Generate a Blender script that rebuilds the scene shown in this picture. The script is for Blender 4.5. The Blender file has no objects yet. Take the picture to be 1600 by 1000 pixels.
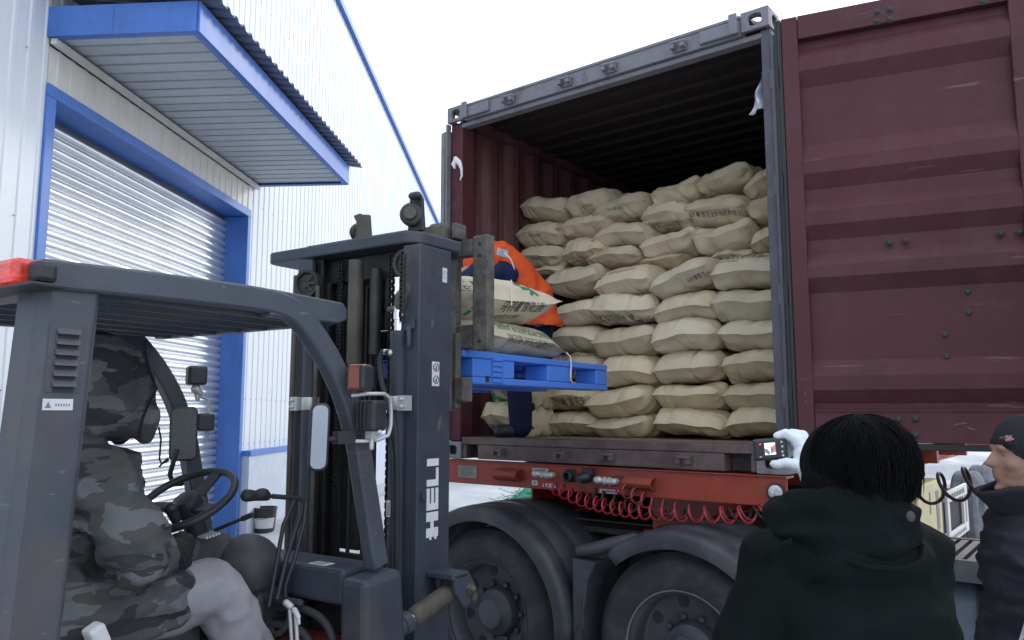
import bpy, bmesh, math, random
from mathutils import Vector, Matrix, noise
from mathutils.bvhtree import BVHTree
R = math.radians
random.seed(7)
scene = bpy.context.scene
COL = scene.collection

# ------------------------------------------------------------------ camera, light, sky
cam_d = bpy.data.cameras.new('camera')
cam = bpy.data.objects.new('camera', cam_d)
COL.objects.link(cam)
cam.location = (0, 0, 1.75)
cam.rotation_euler = (R(90 + 6.708), 0, 0)
cam_d.sensor_width = 36.0
cam_d.lens = 36.0 * 1210.1 / 1600.0
cam_d.clip_start = 0.05
cam_d.clip_end = 600
scene.camera = cam

SUN_AZ, SUN_EL = 40.0, 24.0
world = bpy.data.worlds.new('World')
scene.world = world
world.use_nodes = True
wn = world.node_tree.nodes
wl = world.node_tree.links
sky = wn.new('ShaderNodeTexSky')
sky.sky_type = 'NISHITA'
sky.sun_disc = False
sky.sun_elevation = R(SUN_EL)
sky.sun_rotation = R(SUN_AZ)
sky.altitude = 200
sky.air_density = 1.0
sky.dust_density = 1.2
sky.ozone_density = 1.0
hs = wn.new('ShaderNodeHueSaturation')
hs.inputs['Saturation'].default_value = 0.60
wl.new(sky.outputs[0], hs.inputs['Color'])
# thin high cloud: an even pale veil over the clear-sky model
veil = wn.new('ShaderNodeMix')
veil.data_type = 'RGBA'
veil.inputs['Factor'].default_value = 0.90
veil.inputs[7].default_value = (3.55, 3.85, 4.35, 1)
wl.new(hs.outputs[0], veil.inputs[6])
wl.new(veil.outputs[2], wn['Background'].inputs[0])
wn['Background'].inputs[1].default_value = 0.15

sun_d = bpy.data.lights.new('sun', 'SUN')
sun_d.energy = 0.4
sun_d.angle = R(10)
sun_d.color = (1.0, 0.95, 0.88)
sun = bpy.data.objects.new('sun', sun_d)
COL.objects.link(sun)
sdir = Vector((math.sin(R(SUN_AZ)) * math.cos(R(SUN_EL)), math.cos(R(SUN_AZ)) * math.cos(R(SUN_EL)), math.sin(R(SUN_EL))))
sun.rotation_euler = (-sdir).to_track_quat('-Z', 'Y').to_euler()
sun.location = (20, 20, 30)

scene.view_settings.view_transform = 'Standard'
scene.view_settings.look = 'None'
scene.view_settings.exposure = 1.45
scene.view_settings.gamma = 1.0
scene.view_settings.use_curve_mapping = False

# ------------------------------------------------------------------ frames of reference
# name: (origin, heading in degrees right of the view axis). Local y runs along the heading.
FR = {
    'O': ((0, 0, 0), 0.0),
    'C': ((-.484, 5.604, 1.418), 38.12),      # container: x along its width, y into it, z from its underside
    'F': ((-.177, 3.565, 0), 32.97),          # forklift: x to its right, y forwards
    'W': ((-4.71, 0, 0), 4.207),              # warehouse: x out of the wall, y along it
}


def tow(p, fr):
    o, az = FR[fr]
    a = R(az)
    c, s = math.cos(a), math.sin(a)
    return Vector((p[0] * c + p[1] * s + o[0], -p[0] * s + p[1] * c + o[1], p[2] + o[2]))


# ------------------------------------------------------------------ object helpers
BASE = {}


def thing(name, label, cat, frame='O', base=(0, 0, 0), rz=0.0, group=None):
    o = bpy.data.objects.new(name, None)
    COL.objects.link(o)
    o.empty_display_size = .1
    o.location = tow(base, frame)
    o.rotation_euler = (0, 0, -R(FR[frame][1]) + rz)
    o['label'] = label
    o['category'] = cat
    if group:
        o['group'] = group
    BASE[o] = Vector(base)
    return o


def base_of(p):
    while p is not None:
        if p in BASE:
            return BASE[p]
        p = p.parent
    return Vector((0, 0, 0))


class MB:
    def __init__(s):
        s.v, s.f = [], []

    def add(s, vs, fs):
        n = len(s.v)
        s.v += [Vector(v) for v in vs]
        s.f += [tuple(i + n for i in f) for f in fs]
        return s

    def box(s, x0, x1, y0, y1, z0, z1):
        if x0 > x1: x0, x1 = x1, x0
        if y0 > y1: y0, y1 = y1, y0
        if z0 > z1: z0, z1 = z1, z0
        return s.add([(x0, y0, z0), (x1, y0, z0), (x1, y1, z0), (x0, y1, z0), (x0, y0, z1), (x1, y0, z1), (x1, y1, z1), (x0, y1, z1)],
                     [(0, 3, 2, 1), (4, 5, 6, 7), (0, 1, 5, 4), (1, 2, 6, 5), (2, 3, 7, 6), (3, 0, 4, 7)])

    def obox(s, c, size, m):
        h = Vector(size) / 2
        t = MB().box(-h.x, h.x, -h.y, h.y, -h.z, h.z)
        return s.add([Vector(c) + m @ v for v in t.v], t.f)

    def beam(s, a, b, w, h, up=(0, 0, 1)):
        a, b = Vector(a), Vector(b)
        d = (b - a).normalized()
        side = d.cross(Vector(up)).normalized()
        u = side.cross(d)
        vs = []
        for p in (a, b):
            for i, j in ((-1, -1), (1, -1), (1, 1), (-1, 1)):
                vs.append(p + side * (i * w / 2) + u * (j * h / 2))
        return s.add(vs, [(0, 3, 2, 1), (4, 5, 6, 7), (0, 1, 5, 4), (1, 2, 6, 5), (2, 3, 7, 6), (3, 0, 4, 7)])

    def prism(s, poly, axis, a, b):
        """poly in the two other axes (cyclic order y,z / z,x / x,y), extruded from a to b along axis"""
        n = len(poly)

        def mk(p, q):
            if axis == 'x': return (q, p[0], p[1])
            if axis == 'y': return (p[0], q, p[1])
            return (p[0], p[1], q)
        vs = [mk(p, a) for p in poly] + [mk(p, b) for p in poly]
        fs = [tuple(range(n))[::-1], tuple(range(n, 2 * n))]
        for i in range(n):
            j = (i + 1) % n
            fs.append((i, j, n + j, n + i))
        return s.add(vs, fs)

    def tube(s, pts, r, n=10, caps=True):
        pts = [Vector(p) for p in pts]
        m = len(pts)
        rs = r if isinstance(r, (list, tuple)) else [r] * m
        t0 = (pts[1] - pts[0]).normalized()
        nrm = t0.orthogonal().normalized()
        vs, fs = [], []
        pt = t0
        for i, p in enumerate(pts):
            if i == 0: t = t0
            elif i == m - 1: t = (pts[i] - pts[i - 1]).normalized()
            else: t = ((pts[i + 1] - p).normalized() + (p - pts[i - 1]).normalized())
            t = t.normalized() if t.length > 1e-9 else pt
            ax = pt.cross(t)
            if ax.length > 1e-9:
                nrm = Matrix.Rotation(pt.angle(t), 3, ax.normalized()) @ nrm
            pt = t
            bn = t.cross(nrm)
            for k in range(n):
                a = 2 * math.pi * k / n
                vs.append(p + (nrm * math.cos(a) + bn * math.sin(a)) * rs[i])
        for i in range(m - 1):
            for k in range(n):
                k2 = (k + 1) % n
                fs.append((i * n + k, i * n + k2, (i + 1) * n + k2, (i + 1) * n + k))
        if caps:
            fs.append(tuple(range(n))[::-1])
            fs.append(tuple((m - 1) * n + k for k in range(n)))
        return s.add(vs, fs)

    def lathe(s, prof, n, o, ax, closed=False, caps=True):
        """prof: (radius, distance along ax)"""
        ax = Vector(ax).normalized()
        a1 = ax.orthogonal().normalized()
        a2 = ax.cross(a1)
        o = Vector(o)
        vs, fs = [], []
        m = len(prof)
        for r, h in prof:
            for k in range(n):
                a = 2 * math.pi * k / n
                vs.append(o + ax * h + (a1 * math.cos(a) + a2 * math.sin(a)) * max(r, 1e-5))
        for i in range(m if closed else m - 1):
            i2 = (i + 1) % m
            for k in range(n):
                k2 = (k + 1) % n
                fs.append((i * n + k, i * n + k2, i2 * n + k2, i2 * n + k))
        if not closed and caps:
            if prof[0][0] > 1e-4: fs.append(tuple(range(n))[::-1])
            if prof[-1][0] > 1e-4: fs.append(tuple((m - 1) * n + k for k in range(n)))
        return s.add(vs, fs)

    def ell(s, c, r, m=None, nu=18, nv=12):
        c = Vector(c)
        m = m or Matrix.Identity(3)
        vs, fs = [], []
        for j in range(nv + 1):
            t = math.pi * j / nv
            for i in range(nu):
                a = 2 * math.pi * i / nu
                vs.append(c + m @ Vector((r[0] * math.sin(t) * math.cos(a), r[1] * math.sin(t) * math.sin(a), r[2] * math.cos(t))))
        for j in range(nv):
            for i in range(nu):
                i2 = (i + 1) % nu
                fs.append((j * nu + i, (j + 1) * nu + i, (j + 1) * nu + i2, j * nu + i2))
        return s.add(vs, fs)

    def cap(s, a, b, ra, rb, n=14):
        a, b = Vector(a), Vector(b)
        L = (b - a).length
        prof = []
        for i in range(6):
            t = math.pi / 2 * i / 5
            prof.append((ra * math.sin(t), -ra * math.cos(t)))
        for i in range(6):
            t = math.pi / 2 * i / 5
            prof.append((rb * math.cos(t), L + rb * math.sin(t)))
        return s.lathe(prof, n, a, b - a)

    def sweep(s, pts, w, h, side):
        """rectangular section: w along the constant side vector, h across it"""
        side = Vector(side).normalized()
        pts = [Vector(p) for p in pts]
        m = len(pts)
        vs, fs = [], []
        for i, p in enumerate(pts):
            t = (pts[min(i + 1, m - 1)] - pts[max(i - 1, 0)]).normalized()
            u = side.cross(t).normalized()
            for a, b in ((-1, -1), (1, -1), (1, 1), (-1, 1)):
                vs.append(p + side * (a * w / 2) + u * (b * h / 2))
        for i in range(m - 1):
            for k in range(4):
                k2 = (k + 1) % 4
                fs.append((i * 4 + k, i * 4 + k2, (i + 1) * 4 + k2, (i + 1) * 4 + k))
        fs += [(3, 2, 1, 0), tuple((m - 1) * 4 + k for k in range(4))]
        return s.add(vs, fs)

    def grid(s, fn, nu, nv):
        vs = [fn(i / nu, j / nv) for j in range(nv + 1) for i in range(nu + 1)]
        fs = [(j * (nu + 1) + i, j * (nu + 1) + i + 1, (j + 1) * (nu + 1) + i + 1, (j + 1) * (nu + 1) + i) for j in range(nv) for i in range(nu)]
        return s.add(vs, fs)

    def mesh(s, name, b=Vector((0, 0, 0))):
        me = bpy.data.meshes.new(name)
        me.from_pydata([tuple(v - b) for v in s.v], [], s.f)
        me.validate()
        bm = bmesh.new()
        bm.from_mesh(me)
        bmesh.ops.recalc_face_normals(bm, faces=bm.faces)
        bm.to_mesh(me)
        bm.free()
        return me


def fin(me, name, m, parent, smooth=None, bev=0, solid=0):
    o = bpy.data.objects.new(name, me)
    COL.objects.link(o)
    me.materials.append(m)
    if smooth is not None:
        me.shade_smooth()
        me.set_sharp_from_angle(angle=R(smooth))
    if parent is not None:
        o.parent = parent
    if solid:
        q = o.modifiers.new('solid', 'SOLIDIFY')
        q.thickness = solid
        q.offset = 0
    if bev:
        q = o.modifiers.new('bevel', 'BEVEL')
        q.width = bev
        q.segments = 2
        q.limit_method = 'ANGLE'
        q.angle_limit = R(40)
    return o


def build(mb, name, m, parent=None, smooth=None, bev=0, solid=0):
    return fin(mb.mesh(name, base_of(parent)), name, m, parent, smooth, bev, solid)


def again(o, name=None, parent=None, offset=None):
    """another object sharing the mesh of o, shifted within its parent"""
    c = o.copy()
    COL.objects.link(c)
    if parent is not None: c.parent = parent
    if offset is not None: c.location = Vector(o.location) + Vector(offset)
    return c


def tag(o, label, cat, group=None):
    o['label'] = label
    o['category'] = cat
    if group: o['group'] = group
    return o


def struct(o):
    o['kind'] = 'structure'
    return o


# ------------------------------------------------------------------ materials
def mat(name, col, rough=.6, metal=0., var=.12, scale=5., bump=0., bscale=60., dirt=None, damt=.5, dscale=3., streak=False, spec=.5, stretch=(1, 1, 1), coat=0, wear=None, rust=None):
    m = bpy.data.materials.new(name)
    m.use_nodes = True
    nt = m.node_tree
    N, L = nt.nodes, nt.links
    b = N['Principled BSDF']
    tc = N.new('ShaderNodeTexCoord')
    mp = N.new('ShaderNodeMapping')
    mp.inputs['Scale'].default_value = stretch
    L.new(tc.outputs['Object'], mp.inputs[0])
    n1 = N.new('ShaderNodeTexNoise')
    n1.inputs['Scale'].default_value = scale
    n1.inputs['Detail'].default_value = 8
    n1.inputs['Roughness'].default_value = .65
    L.new(mp.outputs[0], n1.inputs['Vector'])
    rp = N.new('ShaderNodeValToRGB')
    c0 = [max(0, c * (1 - var * 1.6)) for c in col]
    c1 = [min(1, c * (1 + var * 1.6)) for c in col]
    rp.color_ramp.elements[0].position = .3
    rp.color_ramp.elements[1].position = .7
    rp.color_ramp.elements[0].color = (*c0, 1)
    rp.color_ramp.elements[1].color = (*c1, 1)
    L.new(n1.outputs['Fac'], rp.inputs[0])
    out = rp.outputs[0]
    if dirt:
        n2 = N.new('ShaderNodeTexNoise')
        n2.inputs['Scale'].default_value = dscale
        n2.inputs['Detail'].default_value = 10
        n2.inputs['Roughness'].default_value = .72
        if streak:
            mp2 = N.new('ShaderNodeMapping')
            mp2.inputs['Scale'].default_value = (3, 3, .35)
            L.new(tc.outputs['Object'], mp2.inputs[0])
            L.new(mp2.outputs[0], n2.inputs['Vector'])
        else:
            L.new(tc.outputs['Object'], n2.inputs['Vector'])
        r2 = N.new('ShaderNodeValToRGB')
        r2.color_ramp.elements[0].position = .62 - .3 * damt
        r2.color_ramp.elements[1].position = .62 - .3 * damt + .22
        r2.color_ramp.elements[0].color = (0, 0, 0, 1)
        r2.color_ramp.elements[1].color = (damt, damt, damt, 1)
        L.new(n2.outputs['Fac'], r2.inputs[0])
        mx = N.new('ShaderNodeMix')
        mx.data_type = 'RGBA'
        L.new(r2.outputs[0], mx.inputs['Factor'])
        L.new(out, mx.inputs[6])
        mx.inputs[7].default_value = (*dirt, 1)
        out = mx.outputs[2]
    for (wcol, wamt, wsc, wst, wpos, wwid) in [q for q in (wear, rust) if q]:
        mp3 = N.new('ShaderNodeMapping')
        mp3.inputs['Scale'].default_value = wst
        mp3.inputs['Rotation'].default_value = (.5, .3, .2)
        L.new(tc.outputs['Object'], mp3.inputs[0])
        n4 = N.new('ShaderNodeTexNoise')
        n4.inputs['Scale'].default_value = wsc
        n4.inputs['Detail'].default_value = 5
        n4.inputs['Roughness'].default_value = .6
        L.new(mp3.outputs[0], n4.inputs['Vector'])
        r4 = N.new('ShaderNodeValToRGB')
        r4.color_ramp.elements[0].position = wpos
        r4.color_ramp.elements[1].position = wpos + wwid
        r4.color_ramp.elements[0].color = (0, 0, 0, 1)
        r4.color_ramp.elements[1].color = (wamt, wamt, wamt, 1)
        L.new(n4.outputs['Fac'], r4.inputs[0])
        mx4 = N.new('ShaderNodeMix')
        mx4.data_type = 'RGBA'
        L.new(r4.outputs[0], mx4.inputs['Factor'])
        L.new(out, mx4.inputs[6])
        mx4.inputs[7].default_value = (*wcol, 1)
        out = mx4.outputs[2]
    L.new(out, b.inputs['Base Color'])
    mr = N.new('ShaderNodeMapRange')
    mr.inputs[3].default_value = max(.03, rough - .1)
    mr.inputs[4].default_value = min(1, rough + .1)
    L.new(n1.outputs['Fac'], mr.inputs[0])
    L.new(mr.outputs[0], b.inputs['Roughness'])
    b.inputs['Metallic'].default_value = metal
    b.inputs['Specular IOR Level'].default_value = spec
    if coat: b.inputs['Coat Weight'].default_value = coat
    if bump:
        n3 = N.new('ShaderNodeTexNoise')
        n3.inputs['Scale'].default_value = bscale
        n3.inputs['Detail'].default_value = 6
        L.new(mp.outputs[0], n3.inputs['Vector'])
        bp = N.new('ShaderNodeBump')
        bp.inputs['Strength'].default_value = bump
        bp.inputs['Distance'].default_value = .01
        L.new(n3.outputs['Fac'], bp.inputs['Height'])
        L.new(bp.outputs[0], b.inputs['Normal'])
    return m


def emit(m, col, s):
    b = m.node_tree.nodes['Principled BSDF']
    b.inputs['Emission Color'].default_value = (*col, 1)
    b.inputs['Emission Strength'].default_value = s
    return m


def camo_mat(name):
    m = mat(name, (.06, .06, .06), .85, bump=.25, bscale=90, spec=.2)
    nt = m.node_tree
    N, L = nt.nodes, nt.links
    tc = N.new('ShaderNodeTexCoord')
    mp = N.new('ShaderNodeMapping')
    mp.inputs['Scale'].default_value = (1, .75, 1.9)
    L.new(tc.outputs['Object'], mp.inputs[0])
    prev = None
    cols = [(.080, .084, .088), (.135, .142, .148), (.040, .043, .047), (.078, .077, .074)]
    for i, (sc, th) in enumerate(((7.5, .53), (8.5, .57), (10.5, .60))):
        n = N.new('ShaderNodeTexNoise')
        n.noise_dimensions = '4D'
        n.inputs['W'].default_value = i * 7.3
        n.inputs['Scale'].default_value = sc
        n.inputs['Detail'].default_value = 2.2
        n.inputs['Distortion'].default_value = .5
        L.new(mp.outputs[0], n.inputs['Vector'])
        g = N.new('ShaderNodeMath')
        g.operation = 'GREATER_THAN'
        g.inputs[1].default_value = th
        L.new(n.outputs['Fac'], g.inputs[0])
        mx = N.new('ShaderNodeMix')
        mx.data_type = 'RGBA'
        L.new(g.outputs[0], mx.inputs['Factor'])
        if prev is None: mx.inputs[6].default_value = (*cols[0], 1)
        else: L.new(prev, mx.inputs[6])
        mx.inputs[7].default_value = (*cols[i + 1], 1)
        prev = mx.outputs[2]
    b = N['Principled BSDF']
    L.new(prev, b.inputs['Base Color'])
    return m


M = {}
M['snow'] = mat('snow_and_ice', (.44, .455, .475), .75, var=.10, scale=.9, bump=.6, bscale=5, dirt=(.27, .28, .30), damt=.6, dscale=.5)
M['wall'] = mat('white_coated_sheet', (.62, .66, .70), .5, var=.02, scale=.6, dirt=(.55, .57, .59), damt=.25, dscale=.35, streak=True)
M['header_wall'] = mat('cream_coated_sheet', (.66, .65, .60), .5, var=.04, dirt=(.45, .42, .36), damt=.4, dscale=1.2, streak=True)
M['blue'] = mat('blue_painted_steel', (.058, .165, .50), .48, var=.10, scale=2, dirt=(.50, .56, .66), damt=.14, dscale=9, rust=((.035, .10, .30), .45, 2.2, (2.5, 2.5, .3), .5, .2))
M['dado'] = mat('grey_blue_dado', (.46, .52, .60), .6, var=.06, dirt=(.35, .37, .4), damt=.3)
M['shutter'] = mat('galvanised_slat', (.70, .73, .77), .36, metal=.8, var=.05, scale=1.5, dirt=(.40, .42, .46), damt=.4, dscale=1.3)
M['soffit'] = mat('grey_soffit_sheet', (.42, .45, .48), .5, var=.06, dirt=(.30, .31, .33), damt=.4, dscale=2)
M['roof_sheet'] = mat('weathered_blue_grey_sheet', (.15, .17, .24), .6, var=.15)
M['maroon'] = mat('maroon_container_paint', (.080, .0225, .029), .58, var=.12, scale=1.6, dirt=(.115, .060, .072), damt=.45, dscale=2.3, bump=.14, bscale=9, spec=.28, wear=((.19, .15, .16), .45, 7, (.3, 1, 3.5), .66, .05), rust=((.035, .016, .014), .6, 3.2, (1, 1, .5), .60, .16))
M['maroon_in'] = mat('faded_maroon_inside', (.105, .034, .038), .68, var=.14, scale=2, dirt=(.24, .17, .16), damt=.45, dscale=2.2, streak=True)
M['steel_grey'] = mat('worn_grey_header', (.20, .205, .235), .55, var=.18, scale=4, dirt=(.10, .07, .06), damt=.6, dscale=4, bump=.2, bscale=30, rust=((.09, .05, .04), .5, 6, (1, 1, 1), .58, .1))
M['scuff'] = mat('scuffed_bare_paint', (.16, .125, .135), .7, var=.3, scale=40)
M['post'] = mat('dark_grey_post_paint', (.085, .088, .11), .6, var=.15, dirt=(.05, .035, .035), damt=.5, dscale=6)
M['sill'] = mat('scuffed_maroon_sill', (.095, .062, .062), .7, var=.25, scale=4, dirt=(.20, .17, .16), damt=.6, dscale=3, bump=.35, bscale=25)
M['rubber'] = mat('black_rubber', (.022, .024, .03), .7, var=.2)
M['plywood'] = mat('worn_plywood', (.20, .14, .09), .8, var=.2, dirt=(.3, .27, .22), damt=.5)
M['red'] = mat('orange_red_chassis_paint', (.30, .044, .024), .55, var=.16, scale=3, dirt=(.14, .065, .05), damt=.6, dscale=3.5, bump=.12, bscale=30, rust=((.085, .045, .035), .6, 7, (1, 1, .6), .56, .12))
M['hose_red'] = mat('red_air_hose', (.34, .020, .028), .35, var=.15)
M['hose_red2'] = mat('dull_red_air_hose', (.22, .035, .040), .45, var=.25)
M['hose_dark'] = mat('dark_air_hose', (.035, .018, .018), .6, var=.2)
M['black_plastic'] = mat('dusty_black_plastic', (.036, .040, .049), .55, var=.18, dirt=(.075, .082, .095), damt=.5, dscale=5, bump=.1, bscale=50, rust=((.090, .090, .092), .5, 3.2, (1, 1, .6), .54, .14))
M['tyre'] = mat('tyre_rubber', (.026, .028, .033), .8, var=.2, scale=6, dirt=(.07, .074, .085), damt=.5, dscale=6, bump=.3, bscale=50, rust=((.085, .083, .082), .55, 4.5, (1, 1, 1), .52, .16))
M['rim'] = mat('dusty_steel_rim', (.060, .066, .080), .6, var=.2, dirt=(.03, .028, .03), damt=.6, dscale=6)
M['dark_steel'] = mat('greasy_dark_steel', (.030, .030, .032), .6, var=.25, dirt=(.07, .06, .05), damt=.5, dscale=7, bump=.2)
M['kraft'] = mat('kraft_paper', (.56, .475, .335), .72, var=.07, scale=4, bump=.35, bscale=18, spec=.25, dirt=(.46, .37, .23), damt=.35, dscale=7)
M['kraft2'] = mat('kraft_paper_paler', (.57, .50, .375), .72, var=.06, scale=4, bump=.35, bscale=16, spec=.25, dirt=(.49, .41, .27), damt=.35, dscale=7)
M['kraft3'] = mat('kraft_paper_yellower', (.56, .48, .325), .72, var=.07, scale=4, bump=.35, bscale=18, spec=.25, dirt=(.48, .39, .21), damt=.35, dscale=7)
def paper(m):
    nt = m.node_tree
    N, L = nt.nodes, nt.links
    b = N['Principled BSDF']
    oi = N.new('ShaderNodeObjectInfo')
    mv = N.new('ShaderNodeMapRange')
    mv.inputs[3].default_value = .86
    mv.inputs[4].default_value = 1.12
    L.new(oi.outputs['Random'], mv.inputs[0])
    hv = N.new('ShaderNodeHueSaturation')
    L.new(mv.outputs[0], hv.inputs['Value'])
    L.new(b.inputs['Base Color'].links[0].from_socket, hv.inputs['Color'])
    L.new(hv.outputs[0], b.inputs['Base Color'])
    old = b.inputs['Normal'].links[0].from_socket
    tc = N.new('ShaderNodeTexCoord')
    nz = N.new('ShaderNodeTexNoise')
    nz.noise_type = 'RIDGED_MULTIFRACTAL'
    nz.inputs['Scale'].default_value = 5.5
    nz.inputs['Detail'].default_value = 3.5
    nz.inputs['Distortion'].default_value = .8
    L.new(tc.outputs['Object'], nz.inputs['Vector'])
    bp = N.new('ShaderNodeBump')
    bp.inputs['Strength'].default_value = .5
    bp.inputs['Distance'].default_value = .016
    L.new(nz.outputs['Fac'], bp.inputs['Height'])
    L.new(old, bp.inputs['Normal'])
    L.new(bp.outputs[0], b.inputs['Normal'])


for k_ in ('kraft', 'kraft2', 'kraft3'): paper(M[k_])


def vary(m, lo, hi):
    nt = m.node_tree
    N, L = nt.nodes, nt.links
    b = N['Principled BSDF']
    oi = N.new('ShaderNodeObjectInfo')
    mv = N.new('ShaderNodeMapRange')
    mv.inputs[3].default_value = lo
    mv.inputs[4].default_value = hi
    L.new(oi.outputs['Random'], mv.inputs[0])
    hv = N.new('ShaderNodeHueSaturation')
    L.new(mv.outputs[0], hv.inputs['Value'])
    L.new(b.inputs['Base Color'].links[0].from_socket, hv.inputs['Color'])
    L.new(hv.outputs[0], b.inputs['Base Color'])


vary(M['wall'], .96, 1.03)
vary(M['header_wall'], .93, 1.04)
vary(M['shutter'], .88, 1.05)
vary(M['soffit'], .93, 1.05)
M['ink'] = mat('black_print', (.02, .02, .02), .7, var=.1)
M['ink_grey'] = mat('faded_print', (.13, .13, .10), .7, var=.2)
M['ink_green'] = mat('green_print', (.03, .22, .09), .7, var=.1)
M['thread'] = mat('white_thread', (.75, .75, .72), .8, var=.05)
M['pallet'] = mat('blue_plastic', (.070, .215, .70), .38, var=.06, scale=3, dirt=(.10, .14, .26), damt=.35, dscale=6)
M['fork_paint'] = mat('forklift_blue_grey_paint', (.041, .050, .069), .47, var=.14, scale=3, dirt=(.082, .084, .090), damt=.48, dscale=4.5, bump=.10, bscale=35, spec=.4, wear=((.17, .17, .18), .55, 11, (4, 1, .35), .66, .04), rust=((.085, .074, .062), .7, 3.2, (1, 1, .45), .53, .16))
M['guard_paint'] = mat('dusty_guard_paint', (.062, .072, .092), .48, var=.14, scale=3, dirt=(.105, .100, .096), damt=.50, dscale=3.6, bump=.08, bscale=35, spec=.4, wear=((.20, .20, .21), .5, 9, (.25, 1.2, 5), .66, .04), rust=((.100, .082, .066), .7, 2.6, (1, 1, .6), .52, .16))
M['mast_dark'] = mat('greasy_mast_steel', (.018, .019, .021), .55, var=.25, dirt=(.060, .054, .042), damt=.5, dscale=6, bump=.2)
M['mast_olive'] = mat('dusty_olive_cylinder', (.070, .064, .050), .6, var=.2, dirt=(.12, .11, .09), damt=.5, dscale=5)
M['carriage'] = mat('muddy_carriage_steel', (.085, .080, .075), .8, var=.3, scale=9, dirt=(.16, .14, .11), damt=.6, dscale=9, bump=.7, bscale=30)
M['chrome'] = mat('chromed_rod', (.75, .77, .8), .15, metal=1, var=.05)
M['zinc'] = mat('zinc_clamp', (.55, .56, .56), .45, metal=.4, var=.1)
M['fp_black'] = mat('forklift_black_plastic', (.022, .024, .029), .48, var=.15, dirt=(.06, .062, .066), damt=.4, dscale=5)
M['dash'] = mat('dusty_dash_plastic', (.050, .052, .055), .62, var=.2, dirt=(.10, .10, .10), damt=.55, dscale=6, bump=.15, bscale=40)
M['roof_in'] = mat('shade_dark_container_inside', (.018, .011, .011), .8, var=.2)  # interior shade painted in: roof and end wall colour darkened
M['mirror'] = mat('mirror_glass', (.40, .43, .48), .05, metal=1, var=.02)
M['mirror_dirty'] = mat('dirty_mirror_glass', (.035, .04, .045), .25, metal=.2, var=.2, dirt=(.10, .11, .10), damt=.4, dscale=40)
M['amber'] = mat('amber_lens', (.20, .055, .030), .25, var=.15, coat=.5)
M['red_lens'] = emit(mat('lit_red_lens', (.50, .045, .04), .25, var=.6, scale=22, bump=.5, bscale=120, coat=.4), (1, .07, .05), .10)
M['sticker'] = mat('white_sticker', (.62, .63, .64), .55, var=.05, dirt=(.4, .4, .4), damt=.4)
M['letter'] = mat('white_lettering', (.70, .72, .74), .5, var=.05, dirt=(.3, .32, .36), damt=.35, dscale=30)
M['camo'] = camo_mat('grey_camouflage_cloth')
M['trousers'] = mat('grey_lilac_trousers', (.30, .295, .315), .88, var=.12, bump=.7, bscale=16, spec=.15, dirt=(.22, .22, .25), damt=.35, dscale=4)
M['skin'] = mat('skin', (.30, .165, .12), .55, var=.08, scale=14, bump=.1, bscale=90)
M['hair'] = mat('black_hair', (.0045, .0045, .0055), .85, var=.2, spec=.08)
M['coat'] = mat('black_green_coat', (.0050, .0085, .0086), .9, var=.2, scale=7, bump=.5, bscale=14, spec=.10)
M['jacket_navy'] = mat('black_padded_jacket', (.009, .0105, .016), .55, var=.12, bump=.5, bscale=22, spec=.35)
M['piping'] = mat('pale_piping', (.45, .47, .5), .6, var=.1)
M['cap'] = mat('black_knit_cap', (.012, .012, .016), .9, var=.2, bump=.8, bscale=220, stretch=(1, 1, .25))
M['orange'] = mat('orange_padded_cloth', (.66, .088, .020), .7, var=.06, bump=.25, bscale=40, spec=.25)
M['navy'] = mat('navy_work_cloth', (.012, .018, .055), .8, var=.1, bump=.25, bscale=60, spec=.2)
M['reflect'] = mat('grey_reflective_patch', (.30, .36, .46), .5, var=.05)
M['glove_white'] = mat('white_cotton_glove', (.72, .76, .82), .85, var=.04, bump=.35, bscale=160, spec=.2)
M['glove_black'] = mat('black_glove', (.012, .012, .014), .8, var=.15, bump=.4, bscale=90)
M['cam_black'] = mat('camera_black', (.018, .018, .022), .35, var=.1)
M['net'] = mat('green_netting', (.035, .26, .17), .5, var=.25, scale=9)
M['tarp'] = mat('pale_film', (.50, .55, .62), .3, var=.15)
M['cream'] = mat('cream_panel', (.58, .50, .28), .6, var=.08, dirt=(.4, .35, .25), damt=.4)
M['white_paint'] = mat('white_painted_frame', (.66, .66, .66), .6, var=.06, dirt=(.4, .38, .36), damt=.4, dscale=6)
M['tyre_grey'] = mat('snow_dusted_tyre', (.115, .125, .145), .85, var=.25, scale=7, dirt=(.26, .28, .31), damt=.55, dscale=5, bump=.4, bscale=30)
M['grate'] = mat('galvanised_grating', (.075, .08, .088), .7, var=.2)
M['tank'] = mat('dusty_blue_grey_tank', (.10, .125, .165), .5, var=.15, dirt=(.18, .2, .23), damt=.5)
M['cab'] = mat('cab_paint', (.10, .03, .03), .4)
M['glass'] = mat('dark_glass', (.02, .025, .03), .08, var=.05)
M['olive'] = mat('label_plate', (.20, .19, .17), .5, var=.15, scale=12)
M['lamp_glass'] = mat('clear_lamp_lens', (.55, .57, .6), .2, var=.3, scale=40, bump=.5, bscale=120)

# ================================================================== ground
def gfn(u, v):
    x = -160 + 320 * u
    y = -60 + 320 * v
    return Vector((x, y, 0))


g = MB()
g.grid(gfn, 80, 80)
struct(build(g, 'snowy_ground', M['snow'])).location.z = 0

# low trodden ridges of snow along the yard
rid = MB()


def ridge(cx, cy, lx, ly, h, seed, n=26):
    def fn(u, v):
        a, b = 2 * u - 1, 2 * v - 1
        k = max(0, 1 - a * a) * max(0, 1 - b * b)
        z = h * k * (.7 + .8 * noise.noise(Vector((a * 2.2 + seed, b * 2.2, seed)))) + .02 * k * noise.noise(Vector((a * 9, b * 9, seed)))
        return Vector((cx + a * lx, cy + b * ly, z - .015))
    rid.grid(fn, n, n)


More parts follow.
